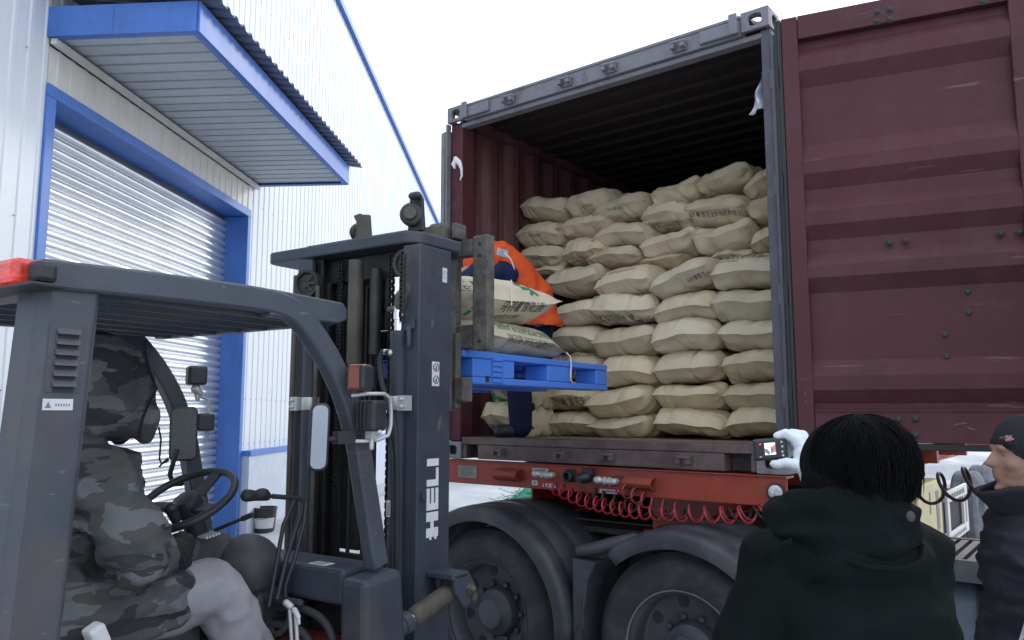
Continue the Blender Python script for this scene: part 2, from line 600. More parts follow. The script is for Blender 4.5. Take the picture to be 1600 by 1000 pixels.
ridge(-3.35, 12.9, .55, 1.6, .20, 1)
ridge(-2.9, 15.5, .9, 2.6, .28, 2)
ridge(.8, 19, 3.2, 1.4, .22, 3)
ridge(8.6, 15.8, 2.6, 1.4, .35, 4)
ridge(12, 22, 6, 2, .6, 5)
o = build(rid, 'snow_bank', M['snow'], None, 60)
o['kind'] = 'stuff'

# ================================================================== warehouse
wh = thing('warehouse', 'white ribbed metal warehouse with blue trim and roller door on the left', 'warehouse', 'W', (0, 0, 0))


def roof_z(y): return 12.13 - .1355 * y


def wall_panel(y0, y1, z0, top=None, m=None):
    mb = MB()
    n = max(1, round((y1 - y0) / .2))
    p = (y1 - y0) / n
    prof = []
    for i in range(n):
        b = y0 + i * p
        prof += [(0, b), (0, b + p * .58), (.010, b + p * .66), (.010, b + p * .88), (0, b + p * .96)]
    prof.append((0, y1 - .004))
    for (x, y) in prof:
        mb.v += [Vector((x, y, z0)), Vector((x, y, top if top else roof_z(y)))]
    for i in range(len(prof) - 1):
        mb.f.append((2 * i, 2 * i + 2, 2 * i + 3, 2 * i + 1))
    return build(mb, 'wall_panel', m or M['wall'], wh)


y = 6.74
while y > -2:
    wall_panel(y - 1.0, y, 0)
    y -= 1.0
for i in range(4):
    wall_panel(6.74 + 1.12 * i, 6.74 + 1.12 * (i + 1), 5.125)
    wall_panel(6.74 + 1.12 * i, 6.74 + 1.12 * (i + 1), 4.70, 5.06, M['header_wall'])
y = 11.22
while y < 36:
    wall_panel(y, y + 1.0, 1.12)
    y += 1.0
shell = MB()
shell.box(-12, -.42, -2.3, 36.2, 0, 7.0)
shell.prism([(-2.3, 7), (36.2, 7), (36.2, roof_z(36.2) - .1), (-2.3, roof_z(-2.3) - .1)], 'x', -12, -.42)
build(shell, 'building_shell', M['wall'], wh)
rt = MB()
rt.prism([(-2.3, roof_z(-2.3) - .02), (36.2, roof_z(36.2) - .02), (36.2, roof_z(36.2) + .12), (-2.3, roof_z(-2.3) + .12)], 'x', -.06, .10)
build(rt, 'roof_trim', M['blue'], wh)
sc = MB()
for z in (1.28, 1.92, 3.4, 4.85, 6.4, 8.0):
    yy = 11.30
    while yy < 24:
        if z < roof_z(yy) - .3:
            sc.lathe([(.009, 0), (.007, .005), (0, .006)], 6, (.010, yy, z), (1, 0, 0))
        yy += .2 if z < 2.5 else .4
for z in (1.92, 3.4, 4.9, 6.4):
    for yy in (4.84, 5.24, 5.64, 6.04, 6.44): sc.lathe([(.009, 0), (.007, .005), (0, .006)], 6, (.010, yy, z), (1, 0, 0))
o = build(sc, 'screw_heads', M['steel_grey'], wh)
o['kind'] = 'stuff'
# low plinth wall with its blue cap
dd = MB()
dd.box(-.1, .14, 11.24, 36.2, 0, 1.115)
build(dd, 'plinth_wall', M['dado'], wh)
dd = MB()
dd.box(-.05, .165, 11.225, 36.2, 1.118, 1.185)
build(dd, 'plinth_cap', M['blue'], wh)
# door surround: front trim and the deep reveal behind it
df = MB()
df.box(-.33, .035, 6.72, 6.84, 0, 4.585)
df.box(-.33, .035, 11.12, 11.222, 0, 4.585)
df.box(-.33, .035, 6.72, 11.222, 4.587, 4.70)
build(df, 'door_frame', M['blue'], wh, bev=.006)
# roller door: every slat a piece
rd = MB()
rd.box(-.335, -.322, 6.86, 11.10, 0, .09)
door = build(rd, 'roller_door', M['shutter'], wh)
sl = MB()
SP = .1035
N = 9
prof = []
for i in range(N):
    t = i / (N - 1)
    prof.append((-.315 + .027 * math.sin(math.pi * t) ** .8, .012 + .083 * t))
prof = [(-.330, .0), (-.330, .008)] + prof + [(-.326, .1000), (-.330, .1015)]
for yy in (6.842, 11.118):
    for (x, z) in prof: sl.v.append(Vector((x, yy, z)))
k = len(prof)
for i in range(k - 1): sl.f.append((i, i + 1, k + i + 1, k + i))
slat = build(sl, 'slat', M['shutter'], door, 40)
slat.location.z = .092
for i in range(2, 44):
    again(slat, offset=(0, 0, (i - 1) * SP))
# canopy
cy0, cy1, cx1, cz = 6.69, 11.43, 1.42, 5.118
ca = MB()
ca.box(.03, cx1 - .03, cy0 + .03, cy1 - .03, cz + .06, cz + .10)
canopy = build(ca, 'canopy', M['soffit'], wh)
fa = MB()
fa.box(cx1 - .012, cx1 + .012, cy0, cy1, cz, cz + .285)
build(fa, 'front_fascia', M['blue'], canopy, bev=.004)
fa = MB()
fa.box(0, cx1 - .014, cy0 - .012, cy0 + .012, cz, cz + .285)
fa.box(.62, .632, cy0 - .016, cy0 - .012, cz, cz + .285)
build(fa, 'end_fascia', M['blue'], canopy, bev=.003)
fa = MB()
fa.box(0, cx1 - .014, cy1 - .012, cy1 + .012, cz, cz + .285)
build(fa, 'end_fascia', M['blue'], canopy)
fa = MB()
fa.box(cx1 - .07, cx1 - .014, cy0 + .014, cy1 - .014, cz, cz + .012)
fa.box(.03, cx1 - .072, cy0 + .014, cy0 + .07, cz, cz + .012)
fa.box(.03, cx1 - .072, cy1 - .07, cy1 - .014, cz, cz + .012)
build(fa, 'soffit_edge', M['blue'], canopy)
npan = 23
pw = (cy1 - cy0 - .16) / npan
sp = MB()
sp.add([(.03, 0, cz + .03), (cx1 - .08, 0, cz + .03), (cx1 - .08, pw * .80, cz + .03), (.03, pw * .80, cz + .03),
        (.03, pw * .86, cz + .05), (cx1 - .08, pw * .86, cz + .05), (.03, pw * .98, cz + .05), (cx1 - .08, pw * .98, cz + .05),
        (.03, pw, cz + .03), (cx1 - .08, pw, cz + .03)],
       [(0, 1, 2, 3), (3, 2, 5, 4), (4, 5, 7, 6), (6, 7, 9, 8)])
so = build(sp, 'soffit_panel', M['soffit'], canopy)
so.location.y = cy0 + .08
for i in range(1, npan): again(so, offset=(0, pw * i, 0))
tr = MB()
tr.box(.028, .085, cy0 + .02, cy1 - .02, cz - .055, cz - .004)
build(tr, 'wall_flashing', M['header_wall'], canopy)
rs = MB()
npr = 30
pitch = (cy1 - cy0 + .30) / npr


def rfn(x, lift):
    out = []
    for i in range(npr * 6 + 1):
        t = i / 6 * pitch
        ph = (i % 6)
        h = (0, .035, .035, 0, 0, 0)[ph]
        out.append(Vector((x, cy0 - .15 + t, cz + .31 + lift + h)))
    return out


a, b = rfn(cx1 + .17, 0), rfn(0, .22)
a2, b2 = rfn(cx1 + .17, -.006), rfn(0, .214)
n = len(a)
rs.v = a + b + a2 + b2
for i in range(n - 1):
    rs.f += [(i, i + 1, n + i + 1, n + i), (2 * n + i, 2 * n + i + 1, 3 * n + i + 1, 3 * n + i), (i, i + 1, 2 * n + i + 1, 2 * n + i)]
build(rs, 'roof_sheet', M['roof_sheet'], canopy)

# bucket by the wall
bk = thing('paint_bucket', 'black plastic bucket with white label by the warehouse plinth', 'bucket', 'O', (-3.60, 11.55, 0))
b = MB()
b.lathe([(.0, .004), (.135, .0), (.165, .33), (.172, .335), (.172, .36), (.158, .36), (.150, .30), (.0, .29)], 28, (-3.60, 11.55, 0), (0, 0, 1))
build(b, 'tub', M['fp_black'], bk, 40)
b = MB()
b.grid(lambda u, v: Vector((-3.60 + (.146 + .030 * v * .9) * math.cos(-2.4 + 2.0 * u), 11.55 + (.146 + .030 * v * .9) * math.sin(-2.4 + 2.0 * u), .07 + .15 * v)), 14, 3)
build(b, 'label_band', M['sticker'], bk, 60)
b = MB()
b.tube([(-3.60 + .172 * math.cos(t), 11.55 + .06 * math.sin(t) - .14, .31 - .10 * abs(math.sin(t))) for t in [math.pi * (1 + i / 12) for i in range(13)]], .004, 6)
build(b, 'wire_handle', M['dark_steel'], bk, 60)

# ================================================================== container
ct = thing('shipping_container', 'open maroon shipping container stacked with paper sacks on a red trailer', 'container', 'C', (0, 0, 0))
CW, CH, CL = 2.438, 2.591, 6.058


def oval(c, rx, ry, n=20):
    # stadium-like opening
    return [(c[0] + rx * math.copysign(abs(math.cos(2 * math.pi * i / n)) ** .7, math.cos(2 * math.pi * i / n)),
             c[1] + ry * math.copysign(abs(math.sin(2 * math.pi * i / n)) ** .7, math.sin(2 * math.pi * i / n))) for i in range(n)]


def holed(mb, axis, a0, a1, b0, b1, q0, q1, hc, rx, ry):
    """plate with an oval hole, in the two axes of `axis`"""
    n = 20
    inn = oval(hc, rx, ry, n)
    cx, cy = hc
    out = []
    for p in inn:
        dx, dy = p[0] - cx, p[1] - cy
        t = min([((a1 - cx) / dx) if dx > 1e-6 else (((a0 - cx) / dx) if dx < -1e-6 else 1e9), ((b1 - cy) / dy) if dy > 1e-6 else (((b0 - cy) / dy) if dy < -1e-6 else 1e9)])
        out.append((cx + dx * t, cy + dy * t))
    # snap the nearest outline point on to each corner
    for c in ((a0, b0), (a1, b0), (a1, b1), (a0, b1)):
        i = min(range(n), key=lambda i: (out[i][0] - c[0]) ** 2 + (out[i][1] - c[1]) ** 2)
        out[i] = c

    def mk(p, q):
        return (q, p[0], p[1]) if axis == 'x' else ((p[0], q, p[1]) if axis == 'y' else (p[0], p[1], q))
    vs = []
    for q in (q0, q1):
        vs += [mk(p, q) for p in inn] + [mk(p, q) for p in out]
    fs = []
    for i in range(n):
        j = (i + 1) % n
        fs += [(i, j, n + j, n + i), (2 * n + i, 3 * n + i, 3 * n + j, 2 * n + j), (i, 2 * n + i, 2 * n + j, j), (n + i, n + j, 3 * n + j, 3 * n + i)]
    mb.add(vs, fs)


def casting(x0, x1, y0, y1, z0, z1, sx, sz):
    mb = MB()
    w = .028
    holed(mb, 'y', x0, x1, z0, z1, y0, y0 + w, ((x0 + x1) / 2, (z0 + z1) / 2), .040, .034)
    xo = (x1 - w, x1) if sx > 0 else (x0, x0 + w)
    holed(mb, 'x', y0 + w, y1, z0, z1, xo[0], xo[1], ((y0 + w + y1) / 2, (z0 + z1) / 2), .042, .034)
    xi = (x0, x1 - w) if sx > 0 else (x0 + w, x1)
    zt = (z1 - w, z1) if sz > 0 else (z0, z0 + w)
    holed(mb, 'z', xi[0], xi[1], y0 + w, y1, zt[0], zt[1], ((xi[0] + xi[1]) / 2, (y0 + w + y1) / 2), .032, .050)
    return build(mb, 'corner_casting', M['steel_grey'], ct, bev=.004)


for (x0, x1, sx) in ((0, .162, -1), (CW - .162, CW, 1)):
    for (z0, z1, sz) in ((0, .118, -1), (CH - .118, CH, 1)):
        casting(x0, x1, -.004, .174, z0, z1, sx, sz)
        casting(x0, x1, CL - .174, CL, z0, z1, sx, sz)
hd = MB()
hd.box(.166, CW - .166, .004, .09, CH - .130, CH - .012)
hd.box(.166, CW - .166, -.004, .03, CH - .030, CH - .008)
hd.box(.05, CW - .05, .03, .10, CH - .165, CH - .132)
header = build(hd, 'header_beam', M['steel_grey'], ct, bev=.006)
for x0 in (.17, CW - .17 - .24):
    p = MB()
    p.box(x0, x0 + .24, -.022, .002, CH - .118, CH - .040)
    p.box(x0 + (.0 if x0 < 1 else .19), x0 + (.05 if x0 < 1 else .24), -.045, -.024, CH - .13, CH - .005)
    build(p, 'hinge_plate', M['steel_grey'], header, bev=.008)


def keeper(x, z, par, m):
    p = MB()
    p.box(x - .045, x - .018, -.055, .0, z - .022, z + .022)
    p.box(x + .018, x + .045, -.055, .0, z - .022, z + .022)
    p.box(x - .045, x + .045, -.014, .0, z - .03, z + .03)
    p.cap((x - .04, -.05, z + .015), (x + .04, -.05, z + .01), .010, .010, 8)
    build(p, 'cam_keeper', m, par, bev=.004)


for x in (.60, 1.08, 1.42, 1.90): keeper(x, CH - .085, header, M['steel_grey'])
sb = MB()
sb.box(.166, CW - .166, -.002, .15, .102, .152)
sb.box(.315, 2.095, -.002, .10, .004, .100)
sb.box(.166, .20, .01, .1, .004, .1)
sb.box(2.24, CW - .166, .01, .1, .004, .1)
sill = build(sb, 'door_sill', M['sill'], ct, bev=.006)
for (x0, x1) in ((.205, .31), (2.10, 2.235)):
    pk = MB()
    pk.box(x0, x1, .10, .11, .004, .1)
    build(pk, 'fork_pocket', M['dark_steel'], sill)
pk = MB()
pk.box(.03, .16, .04, .17, .03, .115)
build(pk, 'dark_hole_block', M['dark_steel'], sill)  # added dark block, stops bright snow showing through the casting hole
for x in (.515, 1.025, 1.37, 1.87): keeper(x, .06, sill, M['sill'])
for (x0, x1) in ((.012, .125), (CW - .062, CW - .004)):
    p = MB()
    p.box(x0, x1, .03, .16, .12, CH - .12)
    build(p, 'corner_post', M['maroon'] if x0 < 1 else M['post'], ct, bev=.008)
p = MB()
p.box(-.006, .010, -.01, .03, .12, CH - .125)
p.cap((-.030, -.010, .14), (-.030, -.010, CH - .20), .017, .017, 10)
build(p, 'post_edge_pipe', M['steel_grey'], ct, 50)


def side_wall(x, s):
    mb = MB()
    pts = []
    yy = .16
    while yy < CL - .15:
        pts += [(x, yy), (x, yy + .07), (x - s * .036, yy + .14), (x - s * .036, yy + .21)]
        yy += .28
    for (px, py) in pts: mb.v += [Vector((px, py, .10)), Vector((px, py, CH - .05))]
    for i in range(len(pts) - 1): mb.f.append((2 * i, 2 * i + 2, 2 * i + 3, 2 * i + 1))
    build(mb, 'side_wall', M['maroon_in'], ct, solid=.004)
    r = MB()
    r.box(x - .052, x + .045, .178, CL - .18, CH - .11, CH - .012)
    build(r, 'side_rail', M['maroon_in'], ct, bev=.005)
    r = MB()
    r.box(x - .052, x + .045, .178, CL - .18, .03, .14)
    build(r, 'side_rail', M['maroon_in'], ct, bev=.005)


side_wall(.060, 1)
side_wall(CW - .060, -1)
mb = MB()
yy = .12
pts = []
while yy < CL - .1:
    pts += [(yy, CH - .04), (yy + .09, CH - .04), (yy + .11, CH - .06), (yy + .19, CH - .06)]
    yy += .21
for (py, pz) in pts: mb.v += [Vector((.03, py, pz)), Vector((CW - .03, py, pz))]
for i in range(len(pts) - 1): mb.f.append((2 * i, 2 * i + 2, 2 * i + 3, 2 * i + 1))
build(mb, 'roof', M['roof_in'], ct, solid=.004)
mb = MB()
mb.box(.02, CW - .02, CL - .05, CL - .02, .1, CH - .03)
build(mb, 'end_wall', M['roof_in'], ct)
mb = MB()
mb.box(.062, CW - .062, .152, CL - .06, .120, .148)
build(mb, 'floor', M['plywood'], ct)

# right leaf, swung past flat; child of the container with its own turn
DO = Vector((2.434, .006, 0))


def door_leaf(name_m):
    prof = [(2.336, .0), (2.29, -.005), (2.22, -.044), (2.156, -.046), (2.072, -.004), (1.75, -.004), (1.655, -.046), (1.583, -.046), (1.504, -.004), (1.445, -.004), (1.375, -.046), (1.303, -.046), (1.228, -.004), (1.155, -.004), (1.085, -.046), (1.023, -.046), (.946, -.004), (.592, -.004), (.51, -.046), (.44, -.046), (.372, -.004), (.336, -.002)]
    mb = MB()
    for (z, yv) in prof:
        mb.v += [Vector((.150, yv, z)), Vector((1.122, yv, z))]
    for i in range(len(prof) - 1): mb.f.append((2 * i, 2 * i + 1, 2 * i + 3, 2 * i + 2))
    return mb


class Local:
    """lets build() take coordinates already local to their parent"""


d = door_leaf('d')
me = d.mesh('door')
me.shade_flat()
door_r = fin(me, 'door', M['maroon'], ct, None, 0, .006)
door_r.location = DO
door_r.rotation_euler = (0, 0, R(38.12 - 24.46))
door_r['label'] = 'maroon right door leaf swung wide open with horizontal ribs'


def dchild(mb, name, m, smooth=None, bev=0):
    return fin(mb.mesh(name), name, m, door_r, smooth, bev)


p = MB(); p.box(.068, .150, -.05, .0, .175, 2.47); dchild(p, 'door_stile', M['maroon'], bev=.005)
p = MB(); p.box(1.122, 1.205, -.05, .0, .175, 2.47); dchild(p, 'door_stile', M['maroon'], bev=.005)
p = MB(); p.box(.10, 1.18, .002, .014, .18, 2.46); dchild(p, 'door_back_sheet', M['maroon'])
p = MB(); p.box(.152, 1.120, -.052, .0, 2.337, 2.47); dchild(p, 'door_rail', M['maroon'], bev=.005)
p = MB(); p.box(.152, 1.120, -.049, .0, .178, .334); p.box(.152, 1.12, -.056, -.05, .328, .336); dchild(p, 'door_rail', M['maroon'], bev=.004)
p = MB()
p.box(.048, .066, -.044, -.012, .150, 2.47)
p.box(.030, .046, -.036, -.020, .150, 2.47)
p.box(.068, 1.205, -.044, -.012, .142, .172)
p.box(1.207, 1.225, -.044, -.012, .150, 2.47)
dchild(p, 'gasket', M['rubber'], bev=.004)
p = MB()
p.cap((.015, .0, .2), (.015, .0, 2.40), .015, .015, 10)
for z in (.35, .9, 1.5, 2.1):
    p.box(-.005, .066, -.010, .012, z, z + .11)
dchild(p, 'hinge', M['post'], 50)
bo = MB()
bo.lathe([(.0, -.016), (.009, -.014), (.013, -.004), (.019, -.002), (.019, 0)], 10, (0, 0, 0), (0, 1, 0))
bolt = dchild(bo, 'bolt', M['dark_steel'], 50)
spots = [(.542, -.018, 1.182), (.615, -.018, 1.185), (.870, -.005, .909), (.869, -.005, .807), (.761, -.005, .703), (.763, -.005, .597), (.534, -.050, .292), (.609, -.050, .293), (.605, -.050, .216), (.532, -.050, .218), (1.02, -.050, .295), (1.09, -.050, .295), (.545, -.053, 2.405), (.605, -.053, 2.402), (.541, -.053, 2.352), (.601, -.053, 2.35), (1.016, -.053, 2.352), (1.07, -.053, 2.36), (1.025, -.018, 1.184), (1.103, -.018, 1.183)]
for i, s in enumerate(spots):
    b = bolt if i == 0 else again(bolt)
    b.location = s
# scratches: bare patches in the paint of the leaf
for (x, z, yv, l, hh, a) in ((.70, .548, -.0275, .13, .010, -3), (.73, 1.63, -.0435, .012, .035, 10), (.47, 1.345, -.0435, .006, .03, 20), (.30, .56, -.0235, .20, .006, 0), (.52, .46, -.0435, .05, .004, 8), (.9, 1.56, -.030, .03, .005, 30), (.11, .42, -.0525, .006, .02, 0), (.11, .38, -.0525, .005, .014, 8), (.60, .215, -.0515, .05, .006, -12), (.80, .27, -.0515, .07, .007, 9), (.84, .25, -.0515, .05, .005, -20)):
    q = MB()
    n_ = 9
    rr = random.Random(int(x * 997 + z * 131))
    up_ = [(-l / 2 + l * i / n_, hh * (.15 + .85 * rr.random()) * math.sin(math.pi * (i + .3) / (n_ + .6))) for i in range(n_ + 1)]
    dn_ = [(p_[0], -p_[1] * rr.random()) for p_ in up_][::-1]
    ca_, sa_ = math.cos(R(a)), math.sin(R(a))
    q.prism([(x + p_[0] * ca_ - p_[1] * sa_, z + p_[0] * sa_ + p_[1] * ca_) for p_ in up_ + dn_], 'y', yv, yv + .0008)
    dchild(q, 'paint_scuff', M['scuff'])
# left leaf folded back along the outside of the box
mb = MB()
mb.box(-.092, -.046, .06, 1.16, .15, 2.45)
dl = build(mb, 'door', M['maroon'], ct, bev=.006)
dl['label'] = 'maroon left door leaf folded back along the outside of the container'
p = MB()
p.cap((-.110, .85, .1), (-.110, .85, 2.5), .015, .015, 10)
build(p, 'lock_rod', M['steel_grey'], dl, 50)

# rag knot on the left post, torn film top right
rg = MB()
pts = [(.085, -.005, 2.145), (.12, -.03, 2.16), (.15, -.03, 2.135), (.165, -.025, 2.09), (.17, -.02, 2.04), (.155, -.02, 2.0)]
rg.tube(pts, [.02, .028, .022, .012, .009, .004], 7)
rg.tube([(.11, -.03, 2.15), (.10, -.04, 2.125), (.105, -.03, 2.10)], [.02, .015, .006], 6)
for v in rg.v: v += Vector((noise.noise(v * 30), noise.noise(v * 30 + Vector((9, 0, 0))), noise.noise(v * 30 + Vector((0, 9, 0))))) * .009
rag = thing('rag', 'white rag knotted to the top of the left container post', 'rag', 'C', (.09, 0, 2.1))
build(rg, 'knot', M['thread'], rag, 60)
fl = thing('torn_film', 'torn strip of bluish plastic film hanging inside the top right of the container', 'plastic film', 'C', (2.33, .18, 2.05))
f_ = MB()
f_.grid(lambda u, v: Vector((2.365 - .11 * u * v + .01 * math.sin(9 * v), .10 + .04 * math.sin(6 * u + 3 * v), 2.20 - .17 * v + .05 * u * (1 - v))), 6, 9)
build(f_, 'film', M['tarp'], fl, 60, solid=.001)

# ================================================================== sacks
def sack_mesh(w, d, h, seed, floppy=0., seam=.0, crumple=1., nu=46, nv=30):
    mb = MB()
    rnd = random.Random(seed)
    sx = rnd.uniform(0, 50)
    kx = [rnd.uniform(-.7, .7) for _ in range(3)]
    sag = rnd.uniform(-.02, .03)
    vs = {}
    S = Vector((sx, sx * 1.7, -sx))
    for side in (1, -1):
        for j in range(nv + 1):
            for i in range(nu + 1):
                u, v = 2 * i / nu - 1, 2 * j / nv - 1
                u = math.copysign(abs(u) ** .85, u)
                v = math.copysign(abs(v) ** .7, v)
                edge = abs(u) >= .999 or abs(v) >= .999
                if side < 0 and edge: continue
                fu = (1 - abs(u) ** 4.8)
                fv = (1 - abs(v) ** 3.4)
                f = max(0, fu) ** .58 * max(0, fv) ** .50
                half = h * (.5 - side * seam)
                x = w / 2 * u * (1 - .12 * abs(v) ** 4)
                yv = d / 2 * v * (1 - .07 * abs(u) ** 5)
                z = side * half * f
                p = Vector((x, yv, z))
                q = p * 5.5 + S
                wr = noise.noise(q * .8) * .013 + (abs(noise.noise(q * 1.3 + Vector((3, 1, 2)))) - .2) * .015 + noise.noise(q * 3.1) * .003
                # creases running from the pinched ends
                cr = (abs(noise.noise(Vector((v * 3.4 + sx, side * 4, u * .7)))) - .2) * .085 * abs(u) ** 2.2
                cr += (abs(noise.noise(Vector((u * 2.4 + sx, side * 7 + v * .6, sx)))) - .2) * .018 * abs(v) ** 2.4
                # long fold across the bulge
                for kq in kx[:2]:
                    t = (u - kq - .35 * v - .12 * noise.noise(Vector((v * 3, kq * 9, sx)))) / .045
                    cr -= .012 * math.exp(-t * t)
                z += side * (wr + cr) * crumple * min(1, f * 2.2)
                yv += (noise.noise(q * 1.6 + Vector((5, 5, 5))) * .020 * crumple) * (1 if abs(v) > .3 else .3)
                z += -sag * u * u * 1.2 + .014 * noise.noise(Vector((u * 1.4 + sx, 3, side * .01)))
                z += floppy * max(0, -v - .35) ** 1.5
                if edge:
                    z += .007 * noise.noise(Vector((u * 2.5, v * 2.5, sx))) * crumple
                    yv -= .026 * (1 if v < -.99 else 0)
                    z -= .010 * (1 if v < -.99 else 0)
                vs[(side, i, j)] = len(mb.v)
                mb.v.append(Vector((x, yv, z)))
    for side in (1, -1):
        for j in range(nv):
            for i in range(nu):
                ids = []
                for (a, b) in ((i, j), (i + 1, j), (i + 1, j + 1), (i, j + 1)):
                    key = (side, a, b)
                    ids.append(vs[key] if key in vs else vs[(1, a, b)])
                mb.f.append(tuple(ids))
    return mb


CRAFT = ['kraft', 'kraft2', 'kraft3']


def text_mb(body, size, cut=.012):
    cu = bpy.data.curves.new('t', 'FONT')
    cu.body = body
    cu.size = size
    cu.resolution_u = 3
    to = bpy.data.objects.new('t', cu)
    COL.objects.link(to)
    dg = bpy.context.evaluated_depsgraph_get()
    me = bpy.data.meshes.new_from_object(to.evaluated_get(dg))
    bpy.data.objects.remove(to)
    bpy.data.curves.remove(cu)
    bm = bmesh.new()
    bm.from_mesh(me)
    bpy.data.meshes.remove(me)
    if not bm.verts: return [], [], 0
    xs = [v.co.x for v in bm.verts]
    ys = [v.co.y for v in bm.verts]
    x0, x1, y0, y1 = min(xs), max(xs), min(ys), max(ys)
    bmesh.ops.triangulate(bm, faces=bm.faces)
    if cut:
        x = x0 + cut
        while x < x1:
            bmesh.ops.bisect_plane(bm, geom=bm.verts[:] + bm.edges[:] + bm.faces[:], plane_co=(x, 0, 0), plane_no=(1, 0, 0))
            x += cut
        yy = y0 + cut
        while yy < y1:
            bmesh.ops.bisect_plane(bm, geom=bm.verts[:] + bm.edges[:] + bm.faces[:], plane_co=(0, yy, 0), plane_no=(0, 1, 0))
            yy += cut
    bm.verts.index_update()
    vs = [(v.co.x - x0, v.co.y - y0) for v in bm.verts]
    fs = [tuple(v.index for v in f.verts) for f in bm.faces]
    bm.free()
    return vs, fs, x1 - x0


def drape(target_mb, flat, o, ud, vd, dr, off=.0025):
    """lays flat (verts, faces) on the surface of target_mb, cast along dr"""
    bvh = BVHTree.FromPolygons([tuple(v) for v in target_mb.v], target_mb.f)
    vs, fs = flat[0], flat[1]
    o, ud, vd, dr = Vector(o), Vector(ud).normalized(), Vector(vd).normalized(), Vector(dr).normalized()
    out, ok = [], []
    for (a, b) in vs:
        p = o + ud * a + vd * b
        h = bvh.ray_cast(p - dr * .6, dr, 3)
        if h[0] is None:
            out.append(p); ok.append(False)
        else:
            out.append(h[0] - dr * off); ok.append(True)
    mb = MB()
    mb.v = out
    mb.f = [f for f in fs if all(ok[i] for i in f)]
    return mb


def flat_rect(w, h, n=10, m=4):
    t = MB().grid(lambda u, v: Vector((u * w, v * h, 0)), n, m)
    return [(v.x, v.y) for v in t.v], t.f


def flat_ell(cx, cy, rx, ry, rot=0, n=18):
    vs = [(cx, cy)]
    for k in (.5, 1):
        for i in range(n):
            a = 2 * math.pi * i / n
            x, y_ = rx * k * math.cos(a), ry * k * math.sin(a)
            vs.append((cx + x * math.cos(rot) - y_ * math.sin(rot), cy + x * math.sin(rot) + y_ * math.cos(rot)))
    fs = []
    for i in range(n):
        j = (i + 1) % n
        fs += [(0, 1 + i, 1 + j), (1 + i, n + 1 + i, n + 1 + j, 1 + j)]
    return vs, fs


ROWN = ['ten', 'nine', 'eight', 'seven and a half', 'seven', 'six', 'five', 'four', 'three', 'two']
ORD = ['first', 'second', 'third', 'fourth', 'fifth', 'sixth', 'seventh']
ROWL = ['top row', 'second row down', 'third row down', 'half hidden layer under the third row', 'fourth row down', 'fifth row down', 'fourth row up', 'third row up', 'second row up', 'bottom row']
SACKS = [
    [(0.26, 0.82, 1.958, 0.47, 0.19, -14), (0.70, 0.82, 1.952, 0.45, 0.21, 4), (0.96, 0.82, 1.879, 0.49, 0.20, 6), (1.41, 0.84, 1.887, 0.42, 0.16, 8), (1.80, 0.82, 1.903, 0.43, 0.16, 7), (2.10, 0.82, 1.876, 0.40, 0.18, 20)],
    [(0.25, 0.78, 1.772, 0.47, 0.20, -6), (0.67, 0.80, 1.746, 0.50, 0.17, -1), (1.02, 0.76, 1.648, 0.51, 0.18, -1), (1.37, 0.78, 1.715, 0.45, 0.18, -3), (1.77, 0.76, 1.724, 0.48, 0.21, -6), (2.14, 0.78, 1.671, 0.40, 0.18, 9)],
    [(0.29, 0.74, 1.566, 0.45, 0.17, -6), (0.70, 0.74, 1.552, 0.42, 0.18, 0), (0.96, 0.72, 1.452, 0.48, 0.15, -1), (1.41, 0.74, 1.522, 0.46, 0.17, 5), (1.80, 0.74, 1.503, 0.45, 0.19, 5), (2.15, 0.74, 1.455, 0.36, 0.17, 10)],
    [(0.31, 0.78, 1.433, 0.32, 0.12, 1), (1.33, 0.80, 1.405, 0.42, 0.13, 0), (1.85, 0.82, 1.386, 0.34, 0.12, -3)],
    [(0.66, 0.62, 1.288, 0.50, 0.20, 2), (1.12, 0.60, 1.264, 0.50, 0.21, 5), (1.57, 0.58, 1.244, 0.50, 0.20, 16), (2.02, 0.58, 1.231, 0.52, 0.21, -3)],
    [(0.69, 0.62, 1.076, 0.42, 0.19, 6), (1.09, 0.59, 1.050, 0.53, 0.21, -3), (1.58, 0.60, 1.038, 0.50, 0.19, 5), (2.02, 0.58, 1.030, 0.50, 0.20, -4)],
    [(0.67, 0.62, 0.865, 0.50, 0.19, -2), (1.10, 0.60, 0.832, 0.55, 0.21, 4), (1.56, 0.58, 0.832, 0.51, 0.22, 6), (2.04, 0.60, 0.820, 0.50, 0.19, -1)],
    [(0.70, 0.63, 0.670, 0.48, 0.18, -3), (1.12, 0.60, 0.622, 0.48, 0.21, -1), (1.57, 0.59, 0.629, 0.51, 0.21, 3), (2.05, 0.60, 0.630, 0.50, 0.19, 1)],
    [(0.61, 0.60, 0.445, 0.55, 0.18, 1), (1.07, 0.58, 0.410, 0.55, 0.20, 6), (1.58, 0.60, 0.430, 0.53, 0.18, 0), (2.05, 0.60, 0.441, 0.48, 0.18, 0)],
    [(0.61, 0.61, 0.250, 0.50, 0.18, 2), (1.06, 0.59, 0.228, 0.52, 0.16, 4), (1.58, 0.59, 0.245, 0.54, 0.18, -5), (2.05, 0.60, 0.258, 0.48, 0.19, 1)],
]
LINE = '马铃薯雪花全粉有限责任公司'
PRINTS = {(1, 3): 'low', (1, 4): 'low', (1, 0): 'tiny', (4, 3): 'high', (5, 1): 'low', (4, 2): 'lowr', (8, 0): 'big', (7, 0): 'high', (0, 1): 'tiny', (2, 0): 'tiny', (3, 0): 'low', (4, 1): 'hfaint', (0, 2): 'tiny'}
LOOK = {'low': 'sack with dark lower print', 'tiny': 'sack with small faint green print', 'high': 'sack with dark upper print', 'lowr': 'steeply tilted kraft sack',
        'big': 'sack with large black characters', 'hgreen': 'plump sack with green print', 'hfaint': 'sack with faint marks on its face', 'low2': 'wide sack with faint lower print', 'high2': 'bulging sack with faint print on top'}
